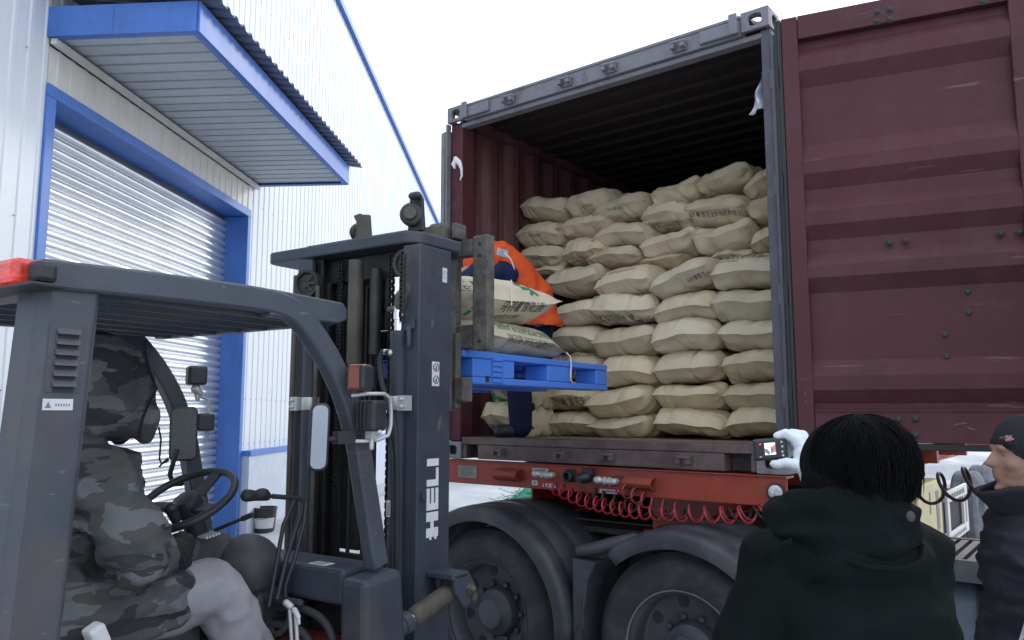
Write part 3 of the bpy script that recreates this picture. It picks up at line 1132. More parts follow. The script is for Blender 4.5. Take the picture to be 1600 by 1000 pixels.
cs, sn = math.cos(R(38.12)), math.sin(R(38.12))
text_cache = {}


def tx(body, size, cut=.012):
    k = (body, size)
    if k not in text_cache: text_cache[k] = text_mb(body, size, cut)
    return text_cache[k]


def place_sack(r, c, spec, depth=.62):
    x, yf, z, w, h, tilt = spec
    seed = r * 31 + c * 7 + 3
    rnd = random.Random(seed)
    upper = r <= 3
    cr = 1.25 if upper else 1.0
    if (r, c) in ((5, 1), (8, 0), (2, 1)): cr = 1.8
    seam = rnd.uniform(-.10, .14)
    mb = sack_mesh(w * .985, depth, h * 1.08, seed, 0, seam, cr * .9)
    # rest the back of it level, tilt about the depth axis, slight turn
    mt = Matrix.Rotation(-R(tilt), 3, 'Y') @ Matrix.Rotation(R(rnd.uniform(-5, 5)), 3, 'Z') @ Matrix.Rotation(R(rnd.uniform(-5, 3)), 3, 'X')
    for v in mb.v: v.xyz = mt @ v
    kind = PRINTS.get((r, c))
    nm = 'paper_sack'
    row = ROWL[r]
    look = LOOK.get(kind, ['plain kraft sack', 'smooth kraft sack', 'creased kraft sack'][(r + c) % 3])
    mm = M['kraft3'] if r >= 8 else (M['kraft2'] if r in (4, 5, 6) and c in (0, 1, 2, 3) and rnd.random() < .6 else M['kraft'])
    me = mb.mesh(nm)
    o = fin(me, nm, mm, None, 62)
    o.location = tow((x, yf + depth / 2 - .02, z), 'C')
    o.rotation_euler = (0, 0, -R(38.12))
    where = 'rightmost' if c == len(SACKS[r]) - 1 else ('leftmost' if c == 0 else ORD[c] + ' from the left')
    tag(o, f'{look}, {where} in the {row}'.replace('half hidden layer', 'layer'), 'sack', 'paper sacks stacked in the container')
    if kind:
        D = (0, 1, 0)
        U = mt @ Vector((1, 0, 0))
        V = mt @ Vector((0, 0, 1))

        def pr(body, size, a, b, ink, flip=False):
            t = tx(body, size, .014)
            s = -1 if flip else 1
            q = drape(mb, t, U * a * s + V * b, U * s, V * s, D)
            if q.f: fin(q.mesh('print'), 'print', ink, o)
        if kind in ('low', 'low2'):
            ink = M['ink'] if kind == 'low' else M['ink_grey']
            pr(LINE, w * .066, -w * .40, -h * .40, ink)
            if kind == 'low': pr('POTATO FLAKES POTATO FLAKES', w * .040, -w * .37, -h * .27, M['ink_grey'])
        if kind == 'lowr':
            pr(LINE[:7], w * .055, w * .08, -h * .42, M['ink'])
        if kind in ('high', 'high2'):
            pr(LINE, w * .066, -w * .40, h * .30, M['ink'] if kind == 'high' else M['ink_grey'])
            pr('POTATO FLAKES', w * .04, -w * .38, h * .20, M['ink_grey'])
        if kind == 'big':
            pr('马铃薯雪花全粉', w * .11, -w * .25, -h * .40, M['ink'])
        if kind == 'tiny':
            pr('马铃薯全粉', w * .05, -w * .12, -h * .30, M['ink_green'])
        if kind in ('hgreen', 'hfaint'):
            pr('POTATO FLAKES', w * .055, -w * .22, h * .22, M['ink_green'] if kind == 'hgreen' else M['ink_grey'])
    return o


for r, row in enumerate(SACKS):
    for c, spec in enumerate(row): place_sack(r, c, spec)
bspec = (1.47, 1.36, 1.86, .50, .18, 2)
mb = sack_mesh(.5, .62, .2, 991)
o = fin(mb.mesh('paper_sack'), 'paper_sack', M['kraft'], None, 62)
o.location = tow((1.47, 1.62, 1.90), 'C')
o.rotation_euler = (0, 0, -R(38.12))
tag(o, 'kraft sack in the dark behind the top row, beyond the fourth one from the left', 'sack', 'paper sacks stacked in the container')

# two torn-open sacks standing by the left wall of the container
def end_sack(x, yv, z, w, h, seed, rzz, label, lines):
    mb = sack_mesh(w, .55, h, seed, .10, -.06, 1.6)
    mt = Matrix.Rotation(R(rzz), 3, 'Z')
    for v in mb.v: v.xyz = mt @ v
    o = fin(mb.mesh('paper_sack'), 'paper_sack', M['kraft3'], None, 62)
    o.location = tow((x, yv, z), 'C')
    o.rotation_euler = (0, 0, -R(38.12))
    tag(o, label, 'sack', 'sacks lying by the left container wall')
    for (body, size, a, b, ink) in lines:
        q = drape(mb, tx(body, size, .012), (a, 0, b), (1, 0, 0), (0, 0, 1), (0, 1, 0))
        if q.f: fin(q.mesh('print'), 'print', ink, o)
    return o, mb


end_sack(.33, .48, .262, .36, .22, 71, -3, 'yellowish sack with black characters and folded open top on the floor by the left wall', [('马铃薯雪花全粉', .046, -.14, -.065, M['ink']), ('POTATO FLAKES', .026, -.11, -.095, M['ink'])])
o, mb2 = end_sack(.36, .50, .445, .34, .19, 88, 4, 'yellowish sack with a green emblem lying on another at the left wall', [('雪花全粉', .044, -.02, -.01, M['ink']), ('POTATO FLAKES', .02, -.03, -.035, M['ink'])])
for (cx, cz_, rx, ry, ro) in ((-.10, .02, .045, .022, .9), (-.06, -.03, .04, .02, -.5), (-.125, -.02, .03, .016, 1.6)):
    q = drape(mb2, flat_ell(cx, cz_, rx, ry, ro), (0, 0, 0), (1, 0, 0), (0, 0, 1), (0, 1, 0))
    if q.f: fin(q.mesh('green_emblem'), 'green_emblem', M['ink_green'], o)

# ================================================================== trailer
tl = thing('container_trailer', 'red skeletal trailer under the container with air couplings on its front beam', 'trailer', 'C', (0, 0, -1.418))
b = MB()
b.prism([(-.020, -.165), (-.020, -.008), (.10, -.008), (.10, -.020), (-.004, -.022), (-.004, -.150), (.10, -.152), (.10, -.165)], 'x', .0, 2.44)
b.box(.0, 2.44, -.035, -.021, -.012, -.004)
fb = build(b, 'front_beam', M['red'], tl, bev=.004)
for x in (.70, 1.60):
    b = MB()
    b.box(x - .07, x + .07, .11, 10.6, -.02, -.008)
    b.box(x - .007, x + .007, .11, 10.6, -.37, -.022)
    b.box(x - .07, x + .07, .11, 10.6, -.385, -.372)
    build(b, 'main_rail', M['red'], tl)
for yv in (1.2, 2.6, 4.2, 5.9):
    b = MB(); b.box(0.02, 2.42, yv, yv + .1, -.16, -.012); build(b, 'cross_member', M['red'], tl)
b = MB(); b.box(.35, 2.1, .12, 1.6, -.42, -.388); build(b, 'coupler_plate', M['dark_steel'], tl)
for yv in (7.0, 8.3, 9.6):
    for x in (.18, 2.26):
        t = MB()
        t.lathe([(.27, -.13), (.40, -.15), (.47, -.14), (.505, -.11), (.512, -.04), (.50, -.032), (.50, -.014), (.512, -.007), (.512, .007), (.50, .014), (.50, .032), (.512, .04), (.505, .11), (.47, .14), (.40, .15), (.27, .13), (.20, .05), (.06, .04), (.06, -.04), (.2, -.05)], 40, (x, yv, -.908), (1, 0, 0), True)
        wq = build(t, 'wheel', M['tyre_grey'], tl, 40)
        wq['label'] = 'grey snow dusted trailer wheel'
    t = MB(); t.cap((.2, yv, -.908), (2.24, yv, -.908), .06, .06, 10); build(t, 'axle', M['dark_steel'], tl, 50)
# white side guard and cream locker hung along the right side
b = MB()
gz0, gz1 = -1.0, -.481
b.box(2.345, 2.375, 4.88, 6.12, gz1 - .115, gz1); b.box(2.345, 2.375, 4.88, 6.12, gz0, gz0 + .10)
b.box(2.345, 2.375, 4.88, 4.99, gz0 + .102, gz1 - .117); b.box(2.345, 2.375, 5.86, 5.93, gz0 + .102, gz1 - .117); b.box(2.345, 2.375, 6.04, 6.12, gz0 + .102, gz1 - .117)
sg = build(b, 'side_guard', M['white_paint'], tl, bev=.005)
sg['label'] = 'white side guard frame of the trailer'
b = MB()
for i in range(9): b.box(2.376, 2.378, 5.05 + i * .10, 5.11 + i * .10, gz1 - .085, gz1 - .035); b.box(2.376, 2.378, 5.05 + i * .10, 5.10 + i * .10, gz0 + .03, gz0 + .065)
build(b, 'stamped_marks', M['ink_grey'], sg)
b = MB(); b.box(2.05, 2.33, 4.95, 6.05, gz0 + .1, gz1 - .12); build(b, 'battery_box', M['rubber'], tl)
b = MB(); b.box(2.05, 2.36, 3.55, 4.66, -1.0, -.33); cb_ = build(b, 'locker', M['cream'], tl, bev=.02)
cb_['label'] = 'cream locker on the side of the trailer'
b = MB(); b.box(2.361, 2.364, 4.05, 4.10, -.62, -.42); build(b, 'latch', M['olive'], cb_)
b = MB(); b.box(2.361, 2.364, 4.36, 4.50, -.80, -.43); build(b, 'slot', M['olive'], cb_)
b = MB(); b.box(2.0, 2.34, 4.70, 4.86, -.9, -.40); build(b, 'bracket_box', M['dark_steel'], tl, bev=.01)
b = MB(); b.box(.78, 2.40, 1.75, 1.95, -.85, -.17); build(b, 'light_blocker', M['dark_steel'], tl, bev=.01)  # added box, blocks sun from behind to keep the underside dark
for x in (.45, 1.98):
    b = MB(); b.box(x - .06, x + .06, 2.2, 2.34, -1.3, -.18); b.box(x - .12, x + .12, 2.12, 2.42, -1.34, -1.30); build(b, 'landing_leg', M['red'], tl, bev=.006)
# plates, brackets, couplings on the beam face (y about -0.022)
b = MB(); b.box(.160, .330, -.026, -.021, -.125, -.042); build(b, 'name_plate', M['olive'], fb)
b = MB()
for i in range(6):
    z = -.056 - i * .011
    b.box(.175, .315 - .03 * (i % 3), -.0275, -.0262, z, z + .003)
build(b, 'plate_lines', M['ink_grey'], fb)


def scoop(x0, x1, d0):
    b = MB()
    n = 8
    out, inn = [], []
    for i in range(n + 1):
        t = math.pi * i / n
        out.append((-.022 - .075 * math.sin(t), -.085 + .040 * math.cos(t)))
        inn.append((-.022 - .066 * math.sin(t), -.085 + .032 * math.cos(t)))
    poly = out + inn[::-1]
    b.prism(poly, 'x', x0, x1)
    build(b, 'hook_bracket', M['red'], fb, 40)


scoop(.52, .715, 0)
scoop(1.505, 1.69, 0)
b = MB(); b.box(.805, .925, -.027, -.021, -.052, -.034); build(b, 'label_plate', M['sticker'], fb)
b = MB()
for i in range(7): b.box(.818 + i * .014, .827 + i * .014, -.0285, -.0272, -.047, -.039)
build(b, 'label_marks', M['ink'], fb)
b = MB(); b.box(.80, .845, -.027, -.021, -.142, -.112); b.box(.885, .985, -.027, -.021, -.148, -.126); build(b, 'label_plate', M['sticker'], fb)
b = MB(); b.cap((.822, -.028, -.127), (.822, -.030, -.127), .006, .006, 8); b.cap((.93, -.028, -.137), (.93, -.03, -.137), .006, .006, 8); b.cap((.96, -.028, -.137), (.96, -.03, -.137), .005, .005, 8); build(b, 'label_marks', M['ink'], fb)
b = MB(); b.box(1.31, 1.44, -.027, -.021, -.158, -.135); build(b, 'label_plate', M['sticker'], fb)
b = MB()
for i in range(7): b.box(1.325 + i * .015, 1.335 + i * .015, -.0285, -.0272, -.152, -.142)
build(b, 'label_marks', M['ink'], fb)


def gladhand(x, z, dx):
    b = MB()
    b.lathe([(.012, 0), (.020, .004), (.020, .02), (.026, .022), (.026, .034), (.020, .036), (.020, .052), (.026, .054), (.026, .066), (.019, .07), (.016, .10)], 14, (x, -.055, z), (dx, -.15, .05))
    b.ell((x + dx * .1, -.075, z + .006), (.032, .026, .024))
    b.cap((x + .0, -.03, z), (x, -.055, z), .02, .02, 10)
    build(b, 'air_coupling', M['zinc'], fb, 40)


gladhand(.97, -.070, -1)
gladhand(1.43, -.085, -1)
b = MB()
b.box(1.065, 1.135, -.035, -.021, -.105, -.028)
b.lathe([(.0, .002), (.020, .002), (.022, .045), (.032, .045), (.036, .03), (.036, .0)], 20, (1.10, -.034, -.070), (0, -1, 0))
build(b, 'socket', M['fp_black'], fb, 40, .004)
b = MB()
b.lathe([(.02, 0), (.036, .01), (.036, .05), (.03, .06), (.02, .10), (.0, .10)], 16, (1.245, -.03, -.065), (-.35, -1, -.1))
b.box(1.21, 1.285, -.075, -.03, -.055, -.02)
build(b, 'socket', M['fp_black'], fb, 40, .004)
b = MB()
b.lathe([(.048, 0), (.048, .018), (.040, .022)], 22, (2.386, -.022, -.088), (0, -1, 0))
ml = build(b, 'marker_lamp', M['rubber'], fb, 40)
b = MB(); b.lathe([(.040, .018), (.034, .030), (.02, .036), (.0, .038)], 22, (2.386, -.022, -.088), (0, -1, 0)); build(b, 'lens', M['lamp_glass'], ml, 60)
b = MB(); b.lathe([(.008, 0), (.008, .002), (0, .002)], 10, (1.475, -.022, -.062), (0, -1, 0)); build(b, 'drill_hole', M['rubber'], fb)
b = MB()
b.tube([(1.40, -.05, -.06), (1.44, -.05, -.05), (1.475, -.024, -.062)], .004, 6); build(b, 'cable_end', M['rubber'], fb, 60)


# coiled hoses: helix along a sagging line
def coil(name, pts, rad, turns, r, m, label, tail0=None, tail1=None, ph=0):
    pts = [Vector(p) for p in pts]
    n = int(turns * 18)
    path = list(tail0 or [])
    path = [Vector(p) for p in path]

    def at(t):
        f = t * (len(pts) - 1)
        i = min(int(f), len(pts) - 2)
        f -= i
        p0, p1, p2, p3 = pts[max(i - 1, 0)], pts[i], pts[i + 1], pts[min(i + 2, len(pts) - 1)]
        return .5 * ((2 * p1) + (p2 - p0) * f + (2 * p0 - 5 * p1 + 4 * p2 - p3) * f * f + (3 * p1 - p0 - 3 * p2 + p3) * f ** 3)
    for i in range(n + 1):
        t = i / n
        c = at(t)
        d = (at(min(1, t + .01)) - at(max(0, t - .01))).normalized()
        u = Vector((0, 0, 1))
        sd = d.cross(u).normalized()
        u = sd.cross(d)
        a = 2 * math.pi * turns * t + ph
        path.append(c + (u * math.cos(a) + sd * math.sin(a)) * rad)
    path += [Vector(p) for p in (tail1 or [])]
    b0 = path[0]
    th = thing(name, label, 'air hose', 'C', tuple(b0))
    mb = MB().tube(path, r, 8)
    build(mb, 'coil', m, th, 60)
    return th


coil('coiled_hose', [(1.06, -.13, -.135), (1.24, -.15, -.185), (1.42, -.16, -.215), (1.60, -.17, -.228), (1.80, -.17, -.228), (2.05, -.17, -.215), (2.35, -.17, -.19), (2.8, -.1, -.12)], .040, 21, .0062, M['hose_red'], 'red coiled air hose sagging from the left coupling along the trailer beam',
     tail0=[(.935, -.07, -.07), (.925, -.075, -.10), (.95, -.09, -.14), (1.0, -.10, -.155)])
coil('coiled_hose', [(1.50, -.10, -.11), (1.66, -.13, -.165), (1.85, -.14, -.205), (2.1, -.14, -.21), (2.4, -.12, -.17), (2.9, -.06, -.08)], .038, 14, .006, M['hose_red2'], 'second red coiled air hose starting at the middle coupling of the trailer beam',
     tail0=[(1.40, -.075, -.085), (1.42, -.09, -.12)], ph=1.5)
coil('coiled_cable', [(1.30, -.11, -.15), (1.5, -.12, -.20), (1.75, -.12, -.225), (2.1, -.12, -.22), (2.5, -.1, -.16), (2.9, -.02, -.02)], .036, 15, .006, M['hose_dark'], 'dark coiled electric cable plugged in beside the red air hoses',
     tail0=[(1.23, -.13, -.075), (1.25, -.14, -.12)], ph=3)
coil('hanging_hose', [(2.84, .55, .0), (2.98, .5, -.07), (3.12, .45, -.05), (3.26, .40, -.01), (3.42, .35, -.02)], .075, 4.5, .009, M['hose_dark'], 'dark looped hose hanging in the gap below the open door', ph=.5)

# ================================================================== tractor unit
tk = thing('truck_tractor', 'rear of a dusty truck tractor with two big wheels and black mudguards under the container', 'truck', 'C', (1.3, .6, -1.418))
for zc, (x, zz) in enumerate(((.68, -.905), (1.985, -.905))):
    t = MB()
    yf = -.36
    prof = [(.315, .02), (.345, .0), (.40, -.012), (.445, -.006), (.478, .018), (.497, .052), (.508, .058), (.510, .10), (.502, .104), (.502, .114), (.510, .118), (.512, .20), (.508, .244), (.495, .25), (.46, .29), (.38, .30), (.32, .28)]
    t.lathe(prof, 56, (x, yf, zz), (0, 1, 0), True)
    w = MB()
    rimp = [(.312, .018), (.318, .012), (.322, .018), (.316, .03), (.300, .045), (.292, .06), (.285, .14), (.262, .150), (.225, .147), (.180, .165), (.150, .168), (.150, .15), (.135, .10), (.10, .08), (.085, .05), (.0, .045)]
    w.lathe(rimp, 48, (x, yf, zz), (0, 1, 0), False, False)
    wt = build(t, 'wheel', M['tyre'], tk, 45)
    rm = build(w, 'rim', M['rim'], wt, 35)
    lip = MB()
    lip.lathe([(.3165, .010), (.3215, .007), (.3235, .014), (.3175, .019)], 56, (x, yf, zz), (0, 1, 0), True)
    build(lip, 'rim_lip', M['olive'] if zc else M['rim'], wt, 50)
    hh = MB()
    for i in range(8):
        a = 2 * math.pi * i / 8 + .2
        hh.lathe([(.032, .0), (.032, -.002), (0, -.002)], 12, (x + .242 * math.cos(a), yf + .1455, zz + .242 * math.sin(a)), (0, 1, 0))
    build(hh, 'hand_hole', M['rubber'], wt)
    nb = MB()
    for i in range(10):
        a = 2 * math.pi * i / 10
        nb.lathe([(.018, .0), (.018, -.022), (.012, -.026), (0, -.026)], 6, (x + .168 * math.cos(a), yf + .163, zz + .168 * math.sin(a)), (0, 1, 0))
    build(nb, 'wheel_nut', M['rim'], wt, 30)
    inner = MB()
    inner.lathe([(.30, .32), (.46, .33), (.505, .37), (.51, .48), (.505, .58), (.46, .62), (.30, .62)], 40, (x, yf, zz), (0, 1, 0), True)
    build(inner, 'wheel', M['tyre'], tk, 45)
    ax = MB()
    ax.cap((x, .1, zz), (x, 1.6, zz), .09, .09, 12)
    ax.ell((x, .95, zz), (.24, .22, .24))
    build(ax, 'axle', M['dark_steel'], tk, 50)
    for yy in (1.40, 1.72):
        q = MB()
        q.lathe([(.30, -.13), (.46, -.14), (.505, -.09), (.51, 0), (.505, .09), (.46, .14), (.30, .13)], 36, (x, yy, zz), (0, 1, 0), True)
        build(q, 'wheel', M['tyre'], tk, 45)

# mudguards
def mudguard(cx, cz_, r0, a0, a1, name='mudguard'):
    mb = MB()
    n = 26
    y0, y1 = -.42, .235
    # cross-section: lip down, rounded shoulder, ribs along the top
    sec = [(-.085, y0 + .012), (-.086, y0), (-.030, y0 - .004), (-.008, y0 + .010), (.0, y0 + .04), (.004, y0 + .10), (-.004, y0 + .112), (-.004, y0 + .14), (.004, y0 + .152), (.006, y0 + .3), (-.002, y0 + .312), (-.002, y0 + .34), (.006, y0 + .352), (.002, y1 - .03), (-.01, y1)]
    m = len(sec)
    for i in range(n + 1):
        a = R(a0 + (a1 - a0) * i / n)
        for (dr, yv) in sec:
            rr = r0 + dr
            mb.v.append(Vector((cx + rr * math.cos(a), yv, cz_ + rr * math.sin(a))))
    for i in range(n):
        for j in range(m - 1):
            mb.f.append((i * m + j, i * m + j + 1, (i + 1) * m + j + 1, (i + 1) * m + j))
    return build(mb, name, M['black_plastic'], tk, 50, 0, .008)


mg1 = mudguard(.68, -.905, .655, 165, -4)
mg2 = mudguard(1.985, -.905, .625, 129, 12)
fl_ = MB()
fl_.grid(lambda u, v: Vector((1.335 + .03 * math.sin(3 * v) + .06 * u * v, -.415 + .60 * u, -.93 - .42 * v)), 6, 10)
build(fl_, 'mud_flap', M['black_plastic'], mg1, 60, solid=.01)
# bracket box between the two guards, with a rolled flap on top
bb = MB()
bb.add([(1.345, -.385, -.485), (1.50, -.385, -.497), (1.445, -.385, -.60), (1.415, -.385, -.78), (1.40, -.385, -1.25), (1.345, -.385, -1.25)] +
       [(1.345, .05, -.485), (1.50, .05, -.497), (1.445, .05, -.60), (1.415, .05, -.78), (1.40, .05, -1.25), (1.345, .05, -1.25)],
       [(0, 1, 2, 3, 4, 5), (11, 10, 9, 8, 7, 6)] + [(i, (i + 1) % 6, 6 + (i + 1) % 6, 6 + i) for i in range(6)])
build(bb, 'guard_bracket', M['black_plastic'], tk, bev=.008)
rl = MB()
rl.tube([(1.365, -.37, -.445), (1.45, -.33, -.435), (1.56, -.27, -.40), (1.66, -.2, -.37)], [.030, .038, .040, .032], 12)
build(rl, 'rolled_flap', M['black_plastic'], tk, 60)
st = MB()
st.tube([(1.405, -.395, -.70), (1.40, -.40, -.82), (1.395, -.40, -1.0)], .006, 6)
st.box(1.375, 1.42, -.402, -.388, -1.02, -.86)
build(st, 'flap_strap', M['dark_steel'], tk)
# frame rails, fifth wheel, rear cross beam
for yv in (.32, 1.12):
    b = MB(); b.box(-.35, 5.6, yv, yv + .08, -.72, -.47); build(b, 'frame_rail', M['dark_steel'], tk, bev=.006)
b = MB()
for x in (-.3, .9, 1.8, 3.0): b.box(x, x + .12, .402, 1.118, -.68, -.5)
build(b, 'cross_beam', M['dark_steel'], tk)
b = MB()
b.prism([(.75, .30), (1.85, .30), (1.95, .75), (1.85, 1.2), (.75, 1.2), (.55, .85), (.55, .65)], 'z', -.465, -.425)
build(b, 'fifth_wheel', M['dark_steel'], tk, bev=.008)
b = MB()
for x in (1.1, 1.55): b.cap((x, .26, -.60), (x, .26, -.9), .08, .08, 14)
build(b, 'air_bag', M['rubber'], tk, 50)
b = MB(); b.cap((1.55, .28, -.46), (2.6, .28, -.46), .012, .012, 8); b.cap((1.05, .1, -.345), (1.9, .20, -.36), .007, .007, 8); build(b, 'brake_pipe', M['dark_steel'], tk, 50)
# catwalk grating and the tank below it
gx0, gx1, gy0, gy1, gz = 2.86, 3.62, -.25, .43, -.30
g_ = MB()
g_.box(gx0, gx1, gy0, gy0 + .03, gz - .09, gz)
g_.box(gx0, gx1, gy1 - .03, gy1, gz - .09, gz)
g_.box(gx0, gx0 + .03, gy0 + .032, gy1 - .032, gz - .06, gz)
g_.box(gx1 - .03, gx1, gy0 + .032, gy1 - .032, gz - .06, gz)
cat = build(g_, 'catwalk_frame', M['grate'], tk)
bar = MB()
bar.box(0, .031, gy0 + .034, gy1 - .034, gz - .03, gz - .004)
gb = build(bar, 'grating_bar', M['grate'], cat)
gb.location.x += gx0 + .045
for i in range(1, 14): again(gb, offset=(.0510 * i, 0, 0))
b = MB()
for yv in (-.08, .08, .25): b.box(gx0 + .03, gx1 - .03, yv, yv + .018, gz - .045, gz - .032)
build(b, 'grating_cross_bar', M['grate'], cat)
b = MB(); b.box(gx0 + .04, gx1 - .04, gy0 + .05, gy1 - .05, gz - .06, gz - .05); build(b, 'gap_darkener', M['rubber'], cat)  # added dark plate, keeps bright snow out of the grating gaps
b = MB()
prof = []
for i in range(24):
    a = 2 * math.pi * i / 24
    prof.append((.13 + .31 * math.copysign(abs(math.cos(a)) ** .55, math.cos(a)), -.72 + .33 * math.copysign(abs(math.sin(a)) ** .55, math.sin(a))))
b.prism(prof, 'x', 2.80, 3.95)
tank = build(b, 'fuel_tank', M['tank'], tk, 30, .01)
b = MB()
for x in (3.0, 3.28, 3.6): b.prism([(.13 + (p[0] - .13) * 1.02, (p[1] + .72) * 1.02 - .72) for p in prof], 'x', x, x + .05)
build(b, 'tank_strap', M['dark_steel'], tank, 30)
# cab, out of frame to the right
b = MB()
pl = [(4.0, -.45), (4.0, 1.35), (4.25, 1.55), (5.7, 1.50), (5.95, .5), (6.0, -.85), (5.6, -.85), (4.6, -.45)]
b.add([(p[0], -.38, p[1]) for p in pl] + [(p[0], 1.98, p[1]) for p in pl], [tuple(range(8)), tuple(range(15, 7, -1))] + [(i, (i + 1) % 8, 8 + (i + 1) % 8, 8 + i) for i in range(8)])
cabo = build(b, 'cab', M['cab'], tk, bev=.06)
b = MB(); b.box(3.985, 3.999, .2, 1.4, .6, 1.2); b.box(4.7, 5.5, -.388, -.381, .45, 1.1); build(b, 'cab_window', M['glass'], cabo)
b = MB(); b.lathe([(.28, -.13), (.44, -.14), (.50, -.10), (.51, 0), (.50, .10), (.44, .14), (.28, .13), (.2, .05), (.05, .04), (.05, -.04), (.2, -.05)], 36, (5.15, -.2, -.905), (0, 1, 0), True); build(b, 'wheel', M['tyre'], tk, 45)
b = MB(); b.lathe([(.28, -.13), (.44, -.14), (.50, -.10), (.51, 0), (.50, .10), (.44, .14), (.28, .13), (.2, .05), (.05, .04), (.05, -.04), (.2, -.05)], 36, (5.15, 1.8, -.905), (0, 1, 0), True); build(b, 'wheel', M['tyre'], tk, 45)
b = MB(); b.box(.02, .05, -.3, 1.9, -.6, -.45); build(b, 'rear_beam', M['dark_steel'], tk)

# ================================================================== things beyond the trailer, right
ntl = thing('parked_trailer', 'red chassis of another trailer parked beyond the truck', 'trailer', 'O', (8.2, 14.0, 0), -R(20))
b = MB(); b.box(5.3, 12.2, 13.6, 13.75, 1.05, 1.38); build(b, 'side_rail', M['red'], ntl)
b = MB(); b.box(5.3, 12.2, 14.9, 15.05, 1.05, 1.38); build(b, 'side_rail', M['red'], ntl)
b = MB()
for x in (5.4, 6.6, 8, 9.6, 11): b.box(x, x + .15, 13.76, 14.89, 1.1, 1.3)
build(b, 'cross_member', M['red'], ntl)
b = MB()
for x in (6.0, 11.4): b.box(x, x + .2, 13.9, 14.7, 0, 1.1)
build(b, 'support_leg', M['dark_steel'], ntl)

# green netting heap behind the trailer
rnd = random.Random(5)
nt = MB()
for i in range(170):
    a = rnd.uniform(0, 2 * math.pi)
    rr = rnd.random() ** .6
    cx, cy = .62 + .72 * rr * math.cos(a), 14.6 + .5 * rr * math.sin(a)
    hz = .42 * (1 - rr * rr) + .03
    pts = []
    d = Vector((rnd.uniform(-1, 1), rnd.uniform(-1, 1), rnd.uniform(-.25, .25)))
    p = Vector((cx, cy, rnd.uniform(.0, hz)))
    for k_ in range(6):
        pts.append(p.copy())
        p = p + d * .09 + Vector((rnd.uniform(-.06, .06), rnd.uniform(-.06, .06), rnd.uniform(-.05, .05)))
        p.z = max(.01, p.z)
    nt.tube(pts, .007, 4, False)
th = thing('net_heap', 'tangled heap of green netting on the snow behind the trailer beam', 'netting', 'O', (.62, 14.6, 0))
build(nt, 'strands', M['net'], th)
q = MB().ell((.62, 14.6, .05), (.66, .45, .30), nu=24, nv=14)
for v in q.v: v += Vector((noise.noise(v * 6), noise.noise(v * 6 + Vector((7, 0, 0))), noise.noise(v * 6 + Vector((0, 7, 0))))) * .12
build(q, 'bundle', M['net'], th, 60)

# ================================================================== pallet and its sacks
pa = thing('pallet', 'blue plastic pallet held on the forks at the container opening', 'pallet', 'F', (-.45, .7, 1.874))
PWd, PL = 1.0, 1.4
b = MB()
b.box(-PWd, 0, -.075, PL, 1.995, 2.028)
deck = build(b, 'top_deck', M['pallet'], pa, bev=.006)
XS = [(-.15, -.002), (-.575, -.425), (-PWd + .002, -.85)]
for (x0, x1) in XS:
    b = MB(); b.box(x0, x1, 0, PL, 1.874, 1.908); build(b, 'runner', M['pallet'], pa, bev=.006)
    for (y0, y1) in ((.002, .355), (.684, .94), (1.258, PL - .002)):
        b = MB(); b.box(x0 + .002, x1 - .002, y0, y1, 1.9085, 1.9945)
        build(b, 'block', M['pallet'], pa, bev=.006)
b = MB()
for i in range(5):
    b.box(-.002, .004, .155, .235, 1.885 + i * .026, 1.905 + i * .026)
b.box(-.001, .003, .145, .150, 1.88, 2.02)
b.box(-.001, .003, .240, .245, 1.88, 2.02)
build(b, 'corner_ribs', M['pallet'], pa, bev=.003)
b = MB(); b.box(-.001, .0015, .10, .125, 1.885, 1.915); build(b, 'drain_slot', M['rubber'], pa)
b = MB()
b.box(-.42, -.155, .05, .06, 1.97, 1.994)
rb0 = build(b, 'deck_rib', M['pallet'], deck)
for i in range(1, 9): again(rb0, offset=(0, i * .15, 0))
for i in range(9): again(rb0, offset=(-.427, i * .15, 0))


def pallet_sack(c, L, W, H, seed, label, taper, cr, rot=0):
    mb = sack_mesh(L, W, H, seed, 0, .0, cr, 56, 34)
    mt = Matrix.Rotation(R(90 + rot), 3, 'Z')
    for v in mb.v:
        t = v.x / L + .5
        taper(v, t)
        v.xyz = mt @ v
        v += Vector(c)
    th = thing('paper_sack', label, 'sack', 'F', (c[0], c[1], c[2] - H / 2), 0, 'sacks loaded on the pallet')
    build(mb, 'bag', M['kraft2'], th, 62)
    return th, mb


def tp1(v, t):     # far end droops to a closed tail
    if t > .72:
        k_ = (t - .72) / .28
        v.z = v.z * (1 - .55 * k_) - .05 * k_
    v.z += .0


s1, m1 = pallet_sack((-.31, .485, 2.115), .97, .60, .19, 301, 'lower kraft sack on the blue pallet with green print on its side', tp1, .6)


def tp2(v, t):
    if t > .60:
        k_ = (t - .60) / .40
        v.z = v.z * (1 - .75 * k_ ** 1.3) + .07 * k_
    elif t < .1:
        pass


s2, m2 = pallet_sack((-.29, .455, 2.305), .92, .56, .255, 417, 'upper kraft sack on the blue pallet with black characters and sewn flap', tp2, .75)


def fprint(th, mb, body, size, y0, z, ink, flip=False, slope=0, cut=.012):
    t = tx(body, size, cut)
    s = -1 if flip else 1
    q = drape(mb, t, (0, y0, z), (0, s, slope * s), (0, -slope * s, s), (-1, 0, 0), .003)
    if q.f: build(q, 'print', ink, th)


